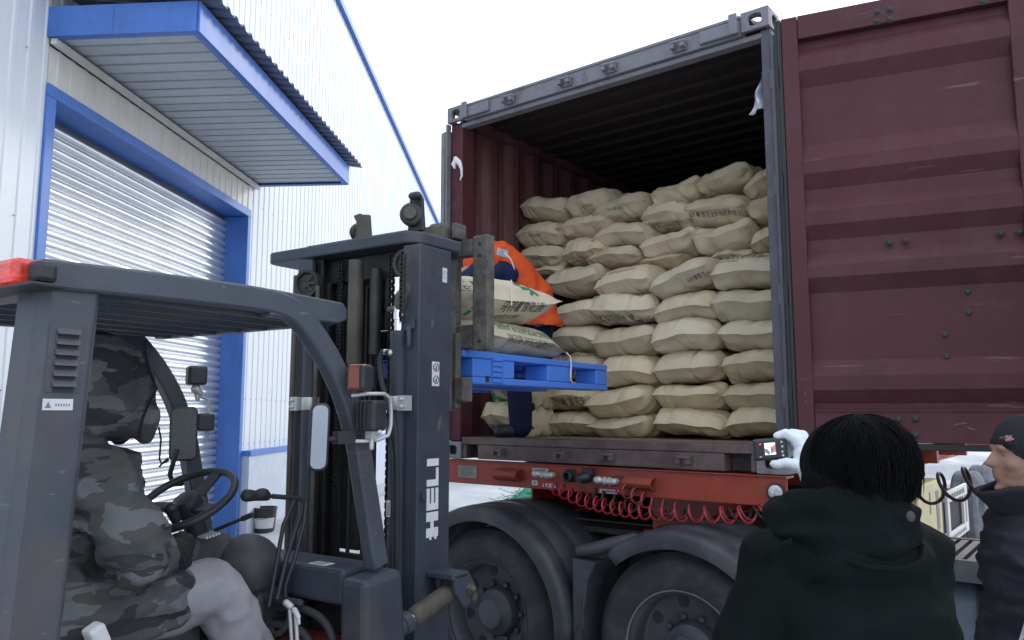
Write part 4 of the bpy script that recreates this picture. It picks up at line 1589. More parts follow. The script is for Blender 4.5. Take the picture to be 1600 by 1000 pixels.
fprint(s1, m1, 'LUNSING POTATO FLAKES', .047, .80, 2.165, M['ink_green'], True, -.04)
fprint(s1, m1, '马铃薯雪花全粉 雪花粉', .045, .74, 2.115, M['ink_grey'], True, -.04)
fprint(s2, m2, '马铃薯雪花全粉', .056, .26, 2.238, M['ink'], False, .10)
fprint(s2, m2, 'POTATO FLAKES', .024, .27, 2.208, M['ink'], False, .10)
fprint(s2, m2, 'KES', .045, .01, 2.315, M['ink_grey'])
fprint(s2, m2, '粉', .045, .03, 2.365, M['ink_grey'])
for (cy, cz_, rx, ry, ro) in ((.50, 2.405, .07, .018, -.15), (.60, 2.385, .035, .012, -.7), (.57, 2.372, .03, .010, .5)):
    q = drape(m2, flat_ell(cy, cz_, rx, ry, ro), (0, 0, 0), (0, 1, 0), (0, 0, 1), (-1, 0, 0), .003)
    if q.f: build(q, 'green_leaf', M['ink_green'], s2)
q = drape(m2, flat_rect(.018, .20, 3, 12), (0, .075, 2.21), (0, 1, -.1), (0, .1, 1), (-1, 0, 0), .003)
if q.f: build(q, 'green_band', M['ink_green'], s2)
fl2 = MB()
fl2.grid(lambda u, v: Vector((-.06 - .22 * u, .52 + .36 * v - .06 * u * v, 2.362 + .020 * (1 - v) - .015 * u * v + .008 * math.sin(5 * v + 3 * u))), 8, 10)
build(fl2, 'sewn_flap', M['kraft2'], s2, 60, solid=.005)
th_ = MB().tube([(.012, .30, 2.40), (.016, .30, 2.35), (.015, .297, 2.30), (.018, .295, 2.27)], .003, 6)
build(th_, 'loose_thread', M['thread'], s2, 60)
th_ = MB().tube([(.0, .88, 2.075), (.012, .905, 2.05), (.014, .91, 2.0), (.016, .90, 1.95), (.014, .905, 1.92), (.010, .93, 1.91)], .004, 6)
build(th_, 'loose_thread', M['thread'], s1, 60)

# ================================================================== forklift
fk = thing('forklift', 'dark blue grey forklift with lettered mast lifting the blue pallet', 'forklift', 'F', (-.27, -1.2, 0))
P = M['fork_paint']


def channel(x0, s, m, z0, z1, y0=-.5, y1=-.29, w=.09, t=.025):
    """C section, web outermost; s=+1 web on the right"""
    xo, xi = x0, x0 - s * w
    pl = [(xo, y0), (xo, y1), (xi, y1), (xi, y1 - t), (xo - s * t, y1 - t), (xo - s * t, y0 + t), (xi, y0 + t), (xi, y0)]
    mb = MB().prism(pl, 'z', z0, z1)
    return build(mb, 'mast_rail', m, fk, bev=.005)


mr = channel(.09, 1, P, .25, 2.43)
ml_ = channel(-.63, -1, P, .25, 2.43)
channel(.035, 1, M['mast_dark'], .40, 2.44, -.455, -.33, .055, .018)
channel(-.575, -1, M['mast_dark'], .40, 2.44, -.455, -.33, .055, .018)

# lettering on the right rail, read upwards: letter tops point to the rear
lt = MB()
X0, X1 = .0902, .0918


def stroke(t0, t1, h0, h1):     # t along z, h letter height (0 baseline .. 1 top)
    lt.box(X0, X1, -.366 - h1 * .074, -.366 - h0 * .074, 1.250 + t0, 1.250 + t1)


stroke(.0, .036, 0, 1); stroke(.062, .098, 0, 1); stroke(.036, .062, .38, .64)            # H
stroke(.106, .132, 0, 1); stroke(.132, .192, 0, .25); stroke(.132, .192, .385, .615); stroke(.132, .192, .75, 1)   # E
stroke(.200, .226, .0, 1); stroke(.226, .272, 0, .22)                                      # L
stroke(.280, .309, 0, 1)                                                                   # I
# stencil feet of the H
stroke(-.010, .0, .12, .30); stroke(-.010, .0, .55, .72)
build(lt, 'lettering', M['letter'], mr)
b = MB(); b.box(.0902, .0912, -.415, -.368, 1.852, 1.952); s_ = build(b, 'warning_sticker', M['sticker'], mr)
b = MB()
for z in (1.928, 1.878):
    b.lathe([(.014, .0), (.014, .0006), (.0175, .0006), (.0175, 0)], 20, (.0914, -.388, z), (1, 0, 0), True)
    b.beam((.0916, -.400, z - .012), (.0916, -.376, z + .012), .0025, .001, (1, 0, 0))
    b.ell((.0914, -.388, z - .003), (.0006, .004, .010), nu=8, nv=6)
    b.beam((.0916, -.409, z + .008), (.0916, -.405, z - .01), .002, .001, (1, 0, 0))
build(b, 'pictogram', M['ink'], s_)
b = MB(); b.box(.0902, .0912, -.352, -.322, 2.290, 2.352); s_ = build(b, 'sticker', M['sticker'], mr)
b = MB()
b.tube([(.0914, -.337 + .008 * math.cos(a), 2.330 + .008 * math.sin(a)) for a in [R(-40 + 26 * i) for i in range(10)]] + [(.0914, -.344, 2.318), (.0914, -.338, 2.305), (.0914, -.330, 2.312)], .0012, 4)
build(b, 'sticker_mark', M['ink_grey'], s_)
b = MB(); b.box(.06, .105, -.478, -.455, 1.40, 1.43); build(b, 'rail_lug', P, mr, bev=.003)

tp = MB()
pl = []
for i in range(7):
    a = R(180 + 90 * i / 6); pl.append((-.80 + .05 * math.cos(a), -.455 + .05 * math.sin(a)))
for i in range(7):
    a = R(270 + 90 * i / 6); pl.append((-.01 + .07 * math.cos(a), -.435 + .07 * math.sin(a)))
pl += [(.075, -.20), (-.02, -.10), (-.60, -.10), (-.85, -.26)]
tp.prism(pl, 'z', 2.44, 2.492)
top = build(tp, 'top_plate', P, fk, bev=.008)
b = MB(); b.box(-.62, -.02, -.46, -.15, 2.4925, 2.508); build(b, 'plate_rib', P, top, bev=.004)


def roller(x, y, z, x0, x1, zt, side):
    b = MB()
    b.add([(x0, y, 2.50), (x1, y, 2.50), (x1 - .012, y, zt - .02), (x1 - .022, y, zt), (x0 + .06 if side < 0 else x0 + .02, y, zt), (x0 + .01, y, zt - .015)] +
          [(x0, y + .02, 2.50), (x1, y + .02, 2.50), (x1 - .012, y + .02, zt - .02), (x1 - .022, y + .02, zt), (x0 + .06 if side < 0 else x0 + .02, y + .02, zt), (x0 + .01, y + .02, zt - .015)],
          [(0, 1, 2, 3, 4, 5), (11, 10, 9, 8, 7, 6)] + [(i, (i + 1) % 6, 6 + (i + 1) % 6, 6 + i) for i in range(6)])
    br = build(b, 'roller_bracket', M['mast_dark'] if side > 0 else M['mast_olive'], top, bev=.004)
    b = MB()
    b.lathe([(.0, .012), (.026, .012), (.030, .004), (.042, .003), (.049, -.002), (.050, -.026), (.042, -.030), (.0, -.032)], 26, (x, y - .022, z), (side * .45, -1, 0))
    build(b, 'chain_roller', M['fp_black'], br, 40)
    b = MB(); b.lathe([(.028, .0125), (.024, .018), (0, .018)], 20, (x, y - .022, z), (side * .45, -1, 0)); build(b, 'roller_cap', M['mast_olive'], br, 40)
    b = MB(); b.cap((x1 - .045, y - .02, zt - .012), (x1 - .015, y - .02, zt - .012), .016, .016, 10); build(b, 'anchor_pin', M['fp_black'], br, 50)


roller(.004, -.44, 2.572, -.032, .054, 2.660, 1)
b = MB()
b.add([(-0.357, -.43, 2.5), (-0.257, -.43, 2.5), (-0.270, -.43, 2.615), (-0.304, -.43, 2.620), (-0.308, -.43, 2.600), (-0.316, -.43, 2.600), (-0.320, -.43, 2.628), (-0.360, -.43, 2.622), (-0.342, -.43, 2.59)] +
      [(-0.357, -.41, 2.5), (-0.257, -.41, 2.5), (-0.270, -.41, 2.615), (-0.304, -.41, 2.620), (-0.308, -.41, 2.600), (-0.316, -.41, 2.600), (-0.320, -.41, 2.628), (-0.360, -.41, 2.622), (-0.342, -.41, 2.59)],
      [tuple(range(9)), tuple(range(17, 8, -1))] + [(i, (i + 1) % 9, 9 + (i + 1) % 9, 9 + i) for i in range(9)])
br = build(b, 'roller_bracket', M['mast_olive'], top, bev=.003)
b = MB(); b.lathe([(.0, .02), (.036, .016), (.042, 0), (.036, -.02), (0, -.02)], 24, (-.354, -.40, 2.55), (1, -.2, 0)); build(b, 'chain_roller', M['fp_black'], br, 40)

# lift cylinders, clamps, hoses
for (x, ztop) in ((-.015, 2.075), (-.525, 2.03)):
    b = MB()
    b.lathe([(.0, .40), (.036, .40), (.036, 1.30), (.0385, 1.302), (.0385, 1.31), (.036, 1.312), (.036, ztop - .04), (.038, ztop - .035), (.038, ztop), (.0, ztop)], 24, (x, -.50, 0), (0, 0, 1))
    cy = build(b, 'lift_cylinder', P, fk, 40)
    b = MB(); b.lathe([(.0, ztop), (.022, ztop), (.022, ztop + .045), (.026, ztop + .046), (.026, ztop + .10), (.0, ztop + .10)], 20, (x, -.50, 0), (0, 0, 1)); build(b, 'rod', M['chrome'], cy, 40)
    b = MB()
    b.lathe([(.0385, 1.755), (.040, 1.757), (.040, 1.808), (.0385, 1.81)], 24, (x, -.50, 0), (0, 0, 1))
    s = 1 if x > -.2 else -1
    b.box(x + s * .036, x + s * .078, -.545, -.505, 1.752, 1.812)
    b.cap((x + s * .062, -.545, 1.797), (x + s * .062, -.553, 1.797), .009, .008, 8)
    b.cap((x + s * .062, -.545, 1.768), (x + s * .062, -.553, 1.768), .009, .008, 8)
    build(b, 'clamp', M['zinc'], cy, 40)
b = MB()
b.cap((-.015, -.50, 2.16), (.0, -.50, 2.21), .026, .030, 12); b.cap((.0, -.50, 2.21), (.03, -.47, 2.27), .028, .03, 12)
b.cap((-.05, -.52, 2.165), (-.01, -.51, 2.17), .013, .012, 8)
build(b, 'cylinder_head', M['mast_olive'], fk, 50)
b = MB(); b.box(-.033, -.013, -.5385, -.5365, 1.335, 1.40); s_ = build(b, 'sticker', M['sticker'], fk)
b = MB()
for i in range(7): b.box(-.030, -.016, -.5395, -.5387, 1.343 + i * .007, 1.346 + i * .007)
build(b, 'sticker_mark', M['ink_grey'], s_)
b = MB()
b.tube([(-.03, -.545, 1.985), (-.055, -.555, 1.99), (-.068, -.555, 1.96), (-.066, -.555, 1.92), (-.045, -.56, 1.85), (-.008, -.562, 1.775), (.022, -.558, 1.69), (.030, -.55, 1.55), (.030, -.545, 1.3), (.028, -.54, 1.0)], .011, 10)
b.tube([(-.016, -.565, 1.72), (.012, -.562, 1.60), (.016, -.552, 1.4), (.015, -.548, 1.0)], .008, 8)
build(b, 'hydraulic_hose', M['rubber'], fk, 60)
b = MB(); b.cap((-.03, -.53, 1.985), (-.045, -.55, 1.988), .013, .012, 8); build(b, 'hose_fitting', M['zinc'], fk, 50)
b = MB(); b.box(.032, .072, -.515, -.502, 2.08, 2.12); b.cap((.05, -.515, 2.08), (.05, -.515, 2.01), .011, .009, 8); build(b, 'chain_anchor', M['fork_paint'], fk, 50)
# centre cylinder, chains, cross members and the dark plates of the inner mast
b = MB(); b.lathe([(.0, 1.935), (.024, 1.94), (.032, 1.955), (.032, 2.40), (0, 2.40)], 20, (-.285, -.48, 0), (0, 0, 1)); build(b, 'free_lift_cylinder', M['mast_olive'], fk, 45)
b = MB(); b.lathe([(.0, 1.98), (.026, 1.99), (.026, 2.36), (0, 2.36)], 18, (-.205, -.44, 0), (0, 0, 1)); build(b, 'free_lift_cylinder', M['mast_dark'], fk, 45)


def chain(x, y, z0, z1):
    b = MB()
    z = z0
    i = 0
    while z < z1:
        w = .010 if i % 2 else .006
        for s in (-1, 1):
            b.obox((x + s * w, y, z), (.003, .017, .024), Matrix.Identity(3))
        b.obox((x, y, z - .008), (w * 2 + .006, .008, .008), Matrix.Identity(3))
        z += .017
        i += 1
    build(b, 'lift_chain', M['mast_dark'], fk)


chain(-.070, -.42, 1.0, 2.42)
chain(-.435, -.42, 1.0, 2.42)
chain(.030, -.535, 2.12, 2.38)
chain(-.150, -.40, 1.0, 2.42)
for (z0, z1) in ((2.33, 2.438), (1.02, 1.14)):
    b = MB(); b.box(-.60, .06, -.40, -.37, z0, z1); build(b, 'mast_cross_member', M['mast_dark'], fk, bev=.004)
b = MB(); b.box(-.515, -.345, -.37, -.35, 1.15, 2.33); build(b, 'mast_plate', M['mast_dark'], fk, bev=.004)
b = MB(); b.box(-.335, -.262, -.368, -.352, .9, 2.31); build(b, 'mast_plate', M['mast_dark'], fk, bev=.004)
b = MB(); b.box(-.08, -.0, -.33, -.31, 1.0, 1.62); build(b, 'mast_plate', M['mast_dark'], fk, bev=.004)
b = MB(); b.box(-.600, -.50, -.43, -.41, .8, 2.33); build(b, 'mast_plate', M['mast_dark'], fk, bev=.004)
b = MB()
for x in (-.46, -.40, -.285, -.315): b.tube([(x, -.375, 1.1), (x + .004, -.38, 1.7), (x, -.375, 2.3)], .009, 6)
build(b, 'mast_hose', M['rubber'], fk, 60)
b = MB(); b.tube([(-.62, -.52, .9), (-.622, -.52, 1.6), (-.618, -.52, 2.36)], .012, 8); build(b, 'supply_pipe', M['mast_olive'], fk, 60)
b = MB(); b.tube([(-.475, -.52, .9), (-.472, -.52, 1.6), (-.476, -.52, 2.30)], .010, 8); build(b, 'supply_pipe', M['mast_olive'], fk, 60)


def pulley(x, y, z, r):
    b = MB()
    b.lathe([(.0, .012), (r * .30, .016), (r * .34, .006), (r * .74, .004), (r * .80, .016), (r, .018), (r * .9, .0), (r, -.018), (.0, -.018)], 30, (x, y, z), (.25, -1, 0))
    q = build(b, 'chain_pulley', M['mast_dark'], fk, 35)
    b = MB()
    for i in range(8):
        a = 2 * math.pi * i / 8
        c = Vector((x - .0, y - .008, z))
        b.beam(c + Vector((math.cos(a) * r * .3, 0, math.sin(a) * r * .3)), c + Vector((math.cos(a) * r * .78, 0, math.sin(a) * r * .78)), .006, .006)
    build(b, 'spoke', M['mast_olive'], q)


pulley(-.540, -.52, 2.315, .062)
pulley(.0, -.47, 2.36, .062)

# carriage and load backrest
c = M['carriage']
b = MB(); b.box(-.67, .045, -.075, -.03, 2.455, 2.535); bk_ = build(b, 'backrest_bar', c, fk, bev=.006)
for (x0, x1) in ((.048, .132), (-.755, -.673)):
    b = MB(); b.box(x0, x1, -.080, -.022, 2.02, 2.545); build(b, 'backrest_post', c, fk, bev=.006)
for (x0, x1) in ((-.135, -.045), (-.575, -.485)):
    b = MB(); b.box(x0, x1, -.072, -.034, 2.145, 2.45); build(b, 'backrest_post', c, fk, bev=.006)
b = MB(); b.box(-.67, .046, -.078, -.026, 2.03, 2.14); build(b, 'carriage_bar', c, fk, bev=.01)
b = MB(); b.box(-.66, .03, -.12, -.045, 1.79, 1.90); build(b, 'carriage_bar', c, fk, bev=.008)
b = MB(); b.box(-.11, -.03, -.26, -.09, 1.75, 2.53); b.box(-.10, -.01, -.12, -.079, 1.76, 2.1); build(b, 'carriage_plate', c, fk, bev=.006)
b = MB(); b.box(-.62, -.555, -.26, -.09, 1.75, 2.53); build(b, 'carriage_plate', c, fk, bev=.006)
b = MB(); b.box(-.20, -.06, -.16, -.02, 2.537, 2.60); b.cap((-.16, -.1, 2.60), (-.10, -.1, 2.60), .028, .024, 8); b.box(-.045, -.015, -.12, -.04, 2.536, 2.61); build(b, 'backrest_bracket', c, fk, bev=.012)
for x in (-.29, -.71):
    b = MB()
    b.box(x - .06, x + .06, -.045, .0, 1.918, 2.02)
    b.add([(x - .06, -.045, 1.916), (x + .06, -.045, 1.916), (x + .05, 1.12, 1.916), (x - .05, 1.12, 1.916), (x - .06, -.045, 1.955), (x + .06, -.045, 1.955), (x + .05, 1.12, 1.926), (x - .05, 1.12, 1.926)],
          [(0, 3, 2, 1), (4, 5, 6, 7), (0, 1, 5, 4), (1, 2, 6, 5), (2, 3, 7, 6), (3, 0, 4, 7)])
    build(b, 'fork', M['dark_steel'], fk, bev=.004)
b = MB()
b.lathe([(.008, .0), (.008, -.004), (0, -.004)], 8, (.09, -.080, 2.505), (0, 1, 0))
b.lathe([(.008, .0), (.008, -.004), (0, -.004)], 8, (.09, -.080, 2.45), (0, 1, 0))
b.lathe([(.008, .0), (.008, -.004), (0, -.004)], 8, (.09, -.080, 2.06), (0, 1, 0))
build(b, 'bolt_hole', M['rubber'], fk)

# tilt cylinder and its ears
b = MB()
b.lathe([(.0, .0), (.036, .002), (.036, .15), (.040, .152), (.040, .19), (.0, .19)], 20, (.185, -.84, .955), (-.02, 1, .20))
tc_ = build(b, 'tilt_cylinder', P, fk, 40)
b = MB(); b.cap((.183, -.66, .99), (.18, -.58, 1.006), .019, .019, 12); build(b, 'rod', M['chrome'], tc_, 50)
b = MB(); b.cap((.18, -.60, 1.003), (.172, -.40, 1.045), .036, .034, 14); b.lathe([(.045, -.03), (.045, .03)], 18, (.17, -.36, 1.055), (1, 0, 0)); build(b, 'rod_end', M['mast_olive'], tc_, 40)
b = MB()
for x in (.125, .205):
    b.add([(x, -.43, 1.12), (x, -.335, 1.12), (x, -.29, 1.06), (x, -.30, 1.0), (x, -.36, .985), (x, -.42, 1.05)] + [(x + .022, -.43, 1.12), (x + .022, -.335, 1.12), (x + .022, -.29, 1.06), (x + .022, -.30, 1.0), (x + .022, -.36, .985), (x + .022, -.42, 1.05)],
          [(0, 1, 2, 3, 4, 5), (11, 10, 9, 8, 7, 6)] + [(i, (i + 1) % 6, 6 + (i + 1) % 6, 6 + i) for i in range(6)])
b.box(.092, .227, -.44, -.34, 1.10, 1.125)
build(b, 'tilt_ear', P, mr, bev=.006)
b = MB(); b.cap((.10, -.335, 1.055), (.245, -.335, 1.055), .014, .014, 10); b.lathe([(.024, 0), (.024, .012), (.0, .012)], 6, (.228, -.335, 1.055), (1, 0, 0)); b.lathe([(.018, 0), (.018, .01), (.0, .01)], 6, (.228, -.31, 1.02), (1, 0, 0)); build(b, 'pivot_pin', M['mast_olive'], mr, 40)

# overhead guard
G = M['guard_paint']
outer = [(-2.02, 2.098), (-1.75, 2.108), (-1.5, 2.113), (-1.36, 2.112), (-1.27, 2.095), (-1.20, 2.055), (-1.135, 1.995), (-1.07, 1.92), (-1.01, 1.83), (-.965, 1.735), (-.93, 1.64), (-.905, 1.54), (-.875, 1.42), (-.83, 1.232)]
path = []
for i, (yv, z) in enumerate(outer):
    a, b2 = outer[max(i - 1, 0)], outer[min(i + 1, len(outer) - 1)]
    d = Vector((0, b2[0] - a[0], b2[1] - a[1])).normalized()
    nrm = Vector((0, d.z, -d.y))
    path.append(Vector((0, yv, z)) + nrm * .036)
fine = []
for i in range(len(path) - 1):
    for k_ in range(3):
        t = k_ / 3
        p0, p1, p2, p3 = path[max(i - 1, 0)], path[i], path[i + 1], path[min(i + 2, len(path) - 1)]
        fine.append(.5 * ((2 * p1) + (p2 - p0) * t + (2 * p0 - 5 * p1 + 4 * p2 - p3) * t * t + (3 * p1 - p0 - 3 * p2 + p3) * t ** 3))
fine.append(path[-1])
gd = MB()
gd.sweep([p + Vector((.222, 0, 0)) for p in fine], .054, .070, (1, 0, 0))
guard = build(gd, 'overhead_guard', G, fk, 35, .008)
gd = MB()
gd.sweep([p + Vector((-.80, .055, 0)) for p in fine], .054, .070, (1, 0, 0))
build(gd, 'guard_side', G, guard, 35, .008)


def rear_leg(x0, x1):
    b = MB()
    top_, bot = [(x0, -2.008), (x1 - .018, -2.008), (x1, -1.985), (x1, -1.880), (x1 - .018, -1.866), (x0, -1.866)], []
    vs = []
    for (z, sh) in ((2.068, 0), (1.70, -.020), (1.2, -.045), (.9, -.06)):
        for p in top_: vs.append((p[0], p[1] + sh, z))
    fs = [(5, 4, 3, 2, 1, 0), (18, 19, 20, 21, 22, 23)]
    for k_ in range(3):
        for i in range(6):
            j = (i + 1) % 6
            fs.append((k_ * 6 + i, k_ * 6 + j, k_ * 6 + 6 + j, k_ * 6 + 6 + i))
    b.add(vs, fs)
    return build(b, 'rear_leg', G, guard, bev=.006)


rl_ = rear_leg(.12, .235)
rear_leg(-.83, -.73)
vt = MB()
vt.box(.2352, .2365, -1.990, -1.910, 1.792, 1.955)
vp = build(vt, 'vent_plate', G, rl_, bev=.003)
lv = MB()
lv.add([(.2372, -1.978, .005), (.2372, -1.922, .005), (.2372, -1.922, .0185), (.2372, -1.978, .0185), (.2470, -1.976, .004), (.2470, -1.924, .004)],
       [(0, 1, 5, 4), (4, 5, 2, 3), (0, 4, 3), (1, 2, 5)])
l0 = build(lv, 'louvre', G, rl_)
l0.location.z = 1.802 
for i in range(1, 6): again(l0, offset=(0, .0008 * i, .0243 * i))
sl_ = MB()
for i in range(6): sl_.box(.2367, .2371, -1.974 + .0008 * i, -1.926 + .0008 * i, 1.802 + .0243 * i - .009, 1.802 + .0243 * i + .006)
build(sl_, 'louvre_gap', M['rubber'], rl_)
b = MB(); b.box(.2352, .2362, -1.993, -1.925, 1.752, 1.778); s_ = build(b, 'sticker', M['sticker'], rl_)
b = MB()
b.add([(.2365, -1.988, 1.757), (.2365, -1.974, 1.757), (.2365, -1.981, 1.772)], [(0, 1, 2)])
for i in range(6): b.box(.2363, .2366, -1.965 + i * .006, -1.962 + i * .006, 1.761, 1.767)
build(b, 'sticker_mark', M['olive'], s_)
# roof bars
b = MB(); b.box(-.77, .19, -2.02, -1.95, 2.02, 2.085); build(b, 'roof_cross_bar', G, guard, bev=.006)
b = MB(); b.box(-.77, .19, -1.10, -1.055, 2.035, 2.085); build(b, 'roof_cross_bar', G, guard, bev=.006)
b = MB()
b.add([(.20, -1.37, 2.03), (.20, -1.09, 2.035), (.20, -1.055, 2.05), (.20, -1.055, 2.085), (.20, -1.075, 2.105), (.20, -1.37, 2.113)] + [(.245, -1.37, 2.03), (.245, -1.09, 2.035), (.245, -1.055, 2.05), (.245, -1.055, 2.085), (.245, -1.075, 2.105), (.245, -1.37, 2.113)],
      [(0, 1, 2, 3, 4, 5), (11, 10, 9, 8, 7, 6)] + [(i, (i + 1) % 6, 6 + (i + 1) % 6, 6 + i) for i in range(6)])
build(b, 'guard_lug', G, guard, bev=.006)
b = MB()
b.box(-.060, .060, -1.948, -1.102, 2.062, 2.070)
b.box(.052, .060, -1.948, -1.102, 2.030, 2.061)
rb = build(b, 'roof_bar', G, guard)
rb.location.x += .125
for i in range(1, 7): again(rb, offset=(-.140 * i, 0, 0))
# stop lamp
b = MB(); b.box(.236, .285, -2.05, -2.00, 2.036, 2.086); lh = build(b, 'stop_lamp', M['fp_black'], fk, bev=.012)
b = MB(); b.box(.06, .234, -2.075, -2.00, 2.034, 2.094); build(b, 'lens', M['red_lens'], lh, bev=.014)
b = MB(); b.box(.04, .315, -2.075, -2.0, 2.022, 2.031); build(b, 'lamp_tray', M['dark_steel'], lh, bev=.003)

# front cowl beam and corner posts
b = MB(); b.box(-.77, .165, -.965, -.79, 1.105, 1.222); cw = build(b, 'cowl_beam', P, fk, bev=.014)
b = MB(); b.box(-.02, .06, -.95, -.90, 1.2226, 1.2236); s_ = build(b, 'sticker', M['sticker'], cw)
b = MB()
for i in range(5): b.box(-.01 + i * .012, -.004 + i * .012, -.945, -.905, 1.2238, 1.2242)
build(b, 'sticker_mark', M['ink_grey'], s_)
for (x0, x1) in ((.166, .285), (-.86, -.765)):
    b = MB()
    b.add([(x0, -.985, 1.20), (x1, -.985, 1.20), (x1, -.80, 1.215), (x0, -.80, 1.215), (x0, -.96, .3), (x1, -.96, .3), (x1, -.70, .3), (x0, -.70, .3)],
          [(0, 1, 2, 3), (7, 6, 5, 4), (0, 4, 5, 1), (1, 5, 6, 2), (2, 6, 7, 3), (3, 7, 4, 0)])
    build(b, 'corner_post', P, fk, bev=.022)
b = MB(); b.box(-.76, .16, -.82, -.79, .45, 1.10); build(b, 'bulkhead', M['dark_steel'], fk)
b = MB(); b.box(-.76, .20, -1.75, -.83, .60, .64); build(b, 'floor_plate', M['dark_steel'], fk)
b = MB(); b.box(-.2, .14, -1.0, -.84, .92, .97); b.box(-.30, .10, -1.02, -.85, .82, .86); build(b, 'valve_block', M['red'], fk, bev=.01)
b = MB()
for (pts, r) in (([(-.30, -1.0, 1.09), (-.2, -1.02, 1.06), (-.08, -1.0, 1.075), (.02, -.99, 1.08), (.10, -.98, 1.05), (.14, -.975, .98), (.14, -.975, .85)], .014),
                 ([(-.32, -1.05, 1.05), (-.2, -1.06, 1.02), (-.06, -1.03, 1.03), (.03, -1.02, 1.02), (.08, -1.01, .96), (.085, -1.01, .85)], .014),
                 ([(-.12, -1.03, 1.12), (-.115, -1.04, 1.05), (-.07, -1.04, 1.00), (-.02, -1.03, 1.04), (-.02, -1.02, 1.11)], .012),
                 ([(-.35, -1.0, 1.02), (-.2, -1.04, .97), (0, -1.02, .95), (.13, -.99, .90)], .012)):
    n = []
    for i in range(len(pts) - 1):
        for k_ in range(5):
            t = k_ / 5
            q0, q1, q2, q3 = [Vector(pts[min(max(j, 0), len(pts) - 1)]) for j in (i - 1, i, i + 1, i + 2)]
            n.append(.5 * ((2 * q1) + (q2 - q0) * t + (2 * q0 - 5 * q1 + 4 * q2 - q3) * t * t + (3 * q1 - q0 - 3 * q2 + q3) * t ** 3))
    b.tube(n + [Vector(pts[-1])], r, 8)
build(b, 'hydraulic_hose', M['rubber'], fk, 60)
b = MB()
b.cap((-.005, -1.04, 1.105), (.03, -1.03, .8), .007, .007, 8); b.cap((.025, -1.04, 1.085), (.055, -1.03, .8), .007, .007, 8)
b.cap((-.015, -1.045, 1.11), (.0, -1.04, 1.10), .012, .012, 8)
build(b, 'link_rod', M['zinc'], fk, 50)
b = MB(); b.cap((.02, -1.04, 1.09), (.05, -1.05, 1.075), .010, .008, 8); b.cap((.05, -1.05, 1.075), (.055, -1.05, 1.055), .006, .005, 8); build(b, 'link_clip', M['sticker'], fk, 50)

# dash pod, column, steering wheel
pod = MB()
pod.ell((-.235, -1.04, 1.205), (.115, .120, .112), nu=28, nv=18)
for v in pod.v:
    if v.z < 1.16: v.z = 1.16 + (v.z - 1.16) * 1.6
    v.x = -.235 + (v.x + .235) * 1.05
pd = build(pod, 'dash_pod', M['dash'], fk, 60)
b = MB(); b.add([(-.40, -1.30, 1.12), (-.22, -1.30, 1.12), (-.22, -1.02, 1.12), (-.40, -1.02, 1.12), (-.375, -1.24, 1.325), (-.245, -1.24, 1.325), (-.245, -1.10, 1.335), (-.375, -1.10, 1.335)],
                [(0, 3, 2, 1), (4, 5, 6, 7), (0, 1, 5, 4), (1, 2, 6, 5), (2, 3, 7, 6), (3, 0, 4, 7)])
build(b, 'column_cover', M['dash'], fk, bev=.02)
b = MB(); b.box(-.42, -.10, -1.10, -.84, .64, 1.14); build(b, 'dash_base', M['fp_black'], fk, bev=.03)
b = MB(); b.cap((-.19, -1.17, 1.10), (-.19, -1.175, 1.10), .012, .012); b.cap((-.155, -1.165, 1.075), (-.155, -1.17, 1.075), .013, .013); build(b, 'key_switch', M['chrome'], pd, 50)
b = MB()
for i in range(5): b.obox((-.245 + .0, -1.215 + .012 * i, 1.327 + .002 * i), (.05, .006, .008), Matrix.Identity(3))
build(b, 'indicator_ribs', M['sticker'], pd)
b = MB(); b.cap((-.25, -1.16, 1.345), (-.16, -1.12, 1.385), .007, .006, 8); b.cap((-.16, -1.12, 1.385), (-.13, -1.107, 1.398), .010, .009, 8); build(b, 'signal_lever', M['fp_black'], pd, 50)
WC = Vector((-.30, -1.245, 1.452))
WN = Vector((.10, -.50, .86)).normalized()
wu = WN.cross(Vector((0, 0, 1))).normalized()
wv = WN.cross(wu)
b = MB()
n = 44
pts = [WC + (wu * math.cos(2 * math.pi * i / n) + wv * math.sin(2 * math.pi * i / n)) * .163 for i in range(n)]
ring = MB()
for i in range(n):
    a = 2 * math.pi * i / n
    rd_ = wu * math.cos(a) + wv * math.sin(a)
    for k_ in range(10):
        c_ = 2 * math.pi * k_ / 10
        ring.v.append(WC + rd_ * (.163 + .0135 * math.cos(c_)) + WN * (.0135 * math.sin(c_)))
for i in range(n):
    for k_ in range(10):
        i2, k2 = (i + 1) % n, (k_ + 1) % 10
        ring.f.append((i * 10 + k_, i * 10 + k2, i2 * 10 + k2, i2 * 10 + k_))
sw = build(ring, 'steering_wheel', M['fp_black'], fk, 60)
b = MB()
for a in (R(20), R(165), R(268)):
    e = WC + (wu * math.cos(a) + wv * math.sin(a)) * .158
    b.beam(WC - WN * .03, e, .045, .014, WN)
build(b, 'spoke', M['fp_black'], sw, 40, .005)
b = MB(); b.lathe([(.0, -.05), (.05, -.05), (.052, -.02), (.042, .008), (.02, .014), (0, .014)], 24, WC, WN); build(b, 'hub', M['fp_black'], sw, 40)
kp = WC - (wu * math.cos(R(60)) + wv * math.sin(R(60))) * .11
kpos = WC + (wu * -.35 + wv * .8) * .13
b = MB(); b.cap(kpos, kpos + WN * .035, .016, .020, 12); b.ell(kpos + WN * .045, (.024, .024, .020)); build(b, 'spinner_knob', M['fp_black'], sw, 50)
b = MB(); b.cap((-.31, -1.19, 1.33), WC - WN * .04, .04, .032, 14); build(b, 'column', M['fp_black'], fk, 50)
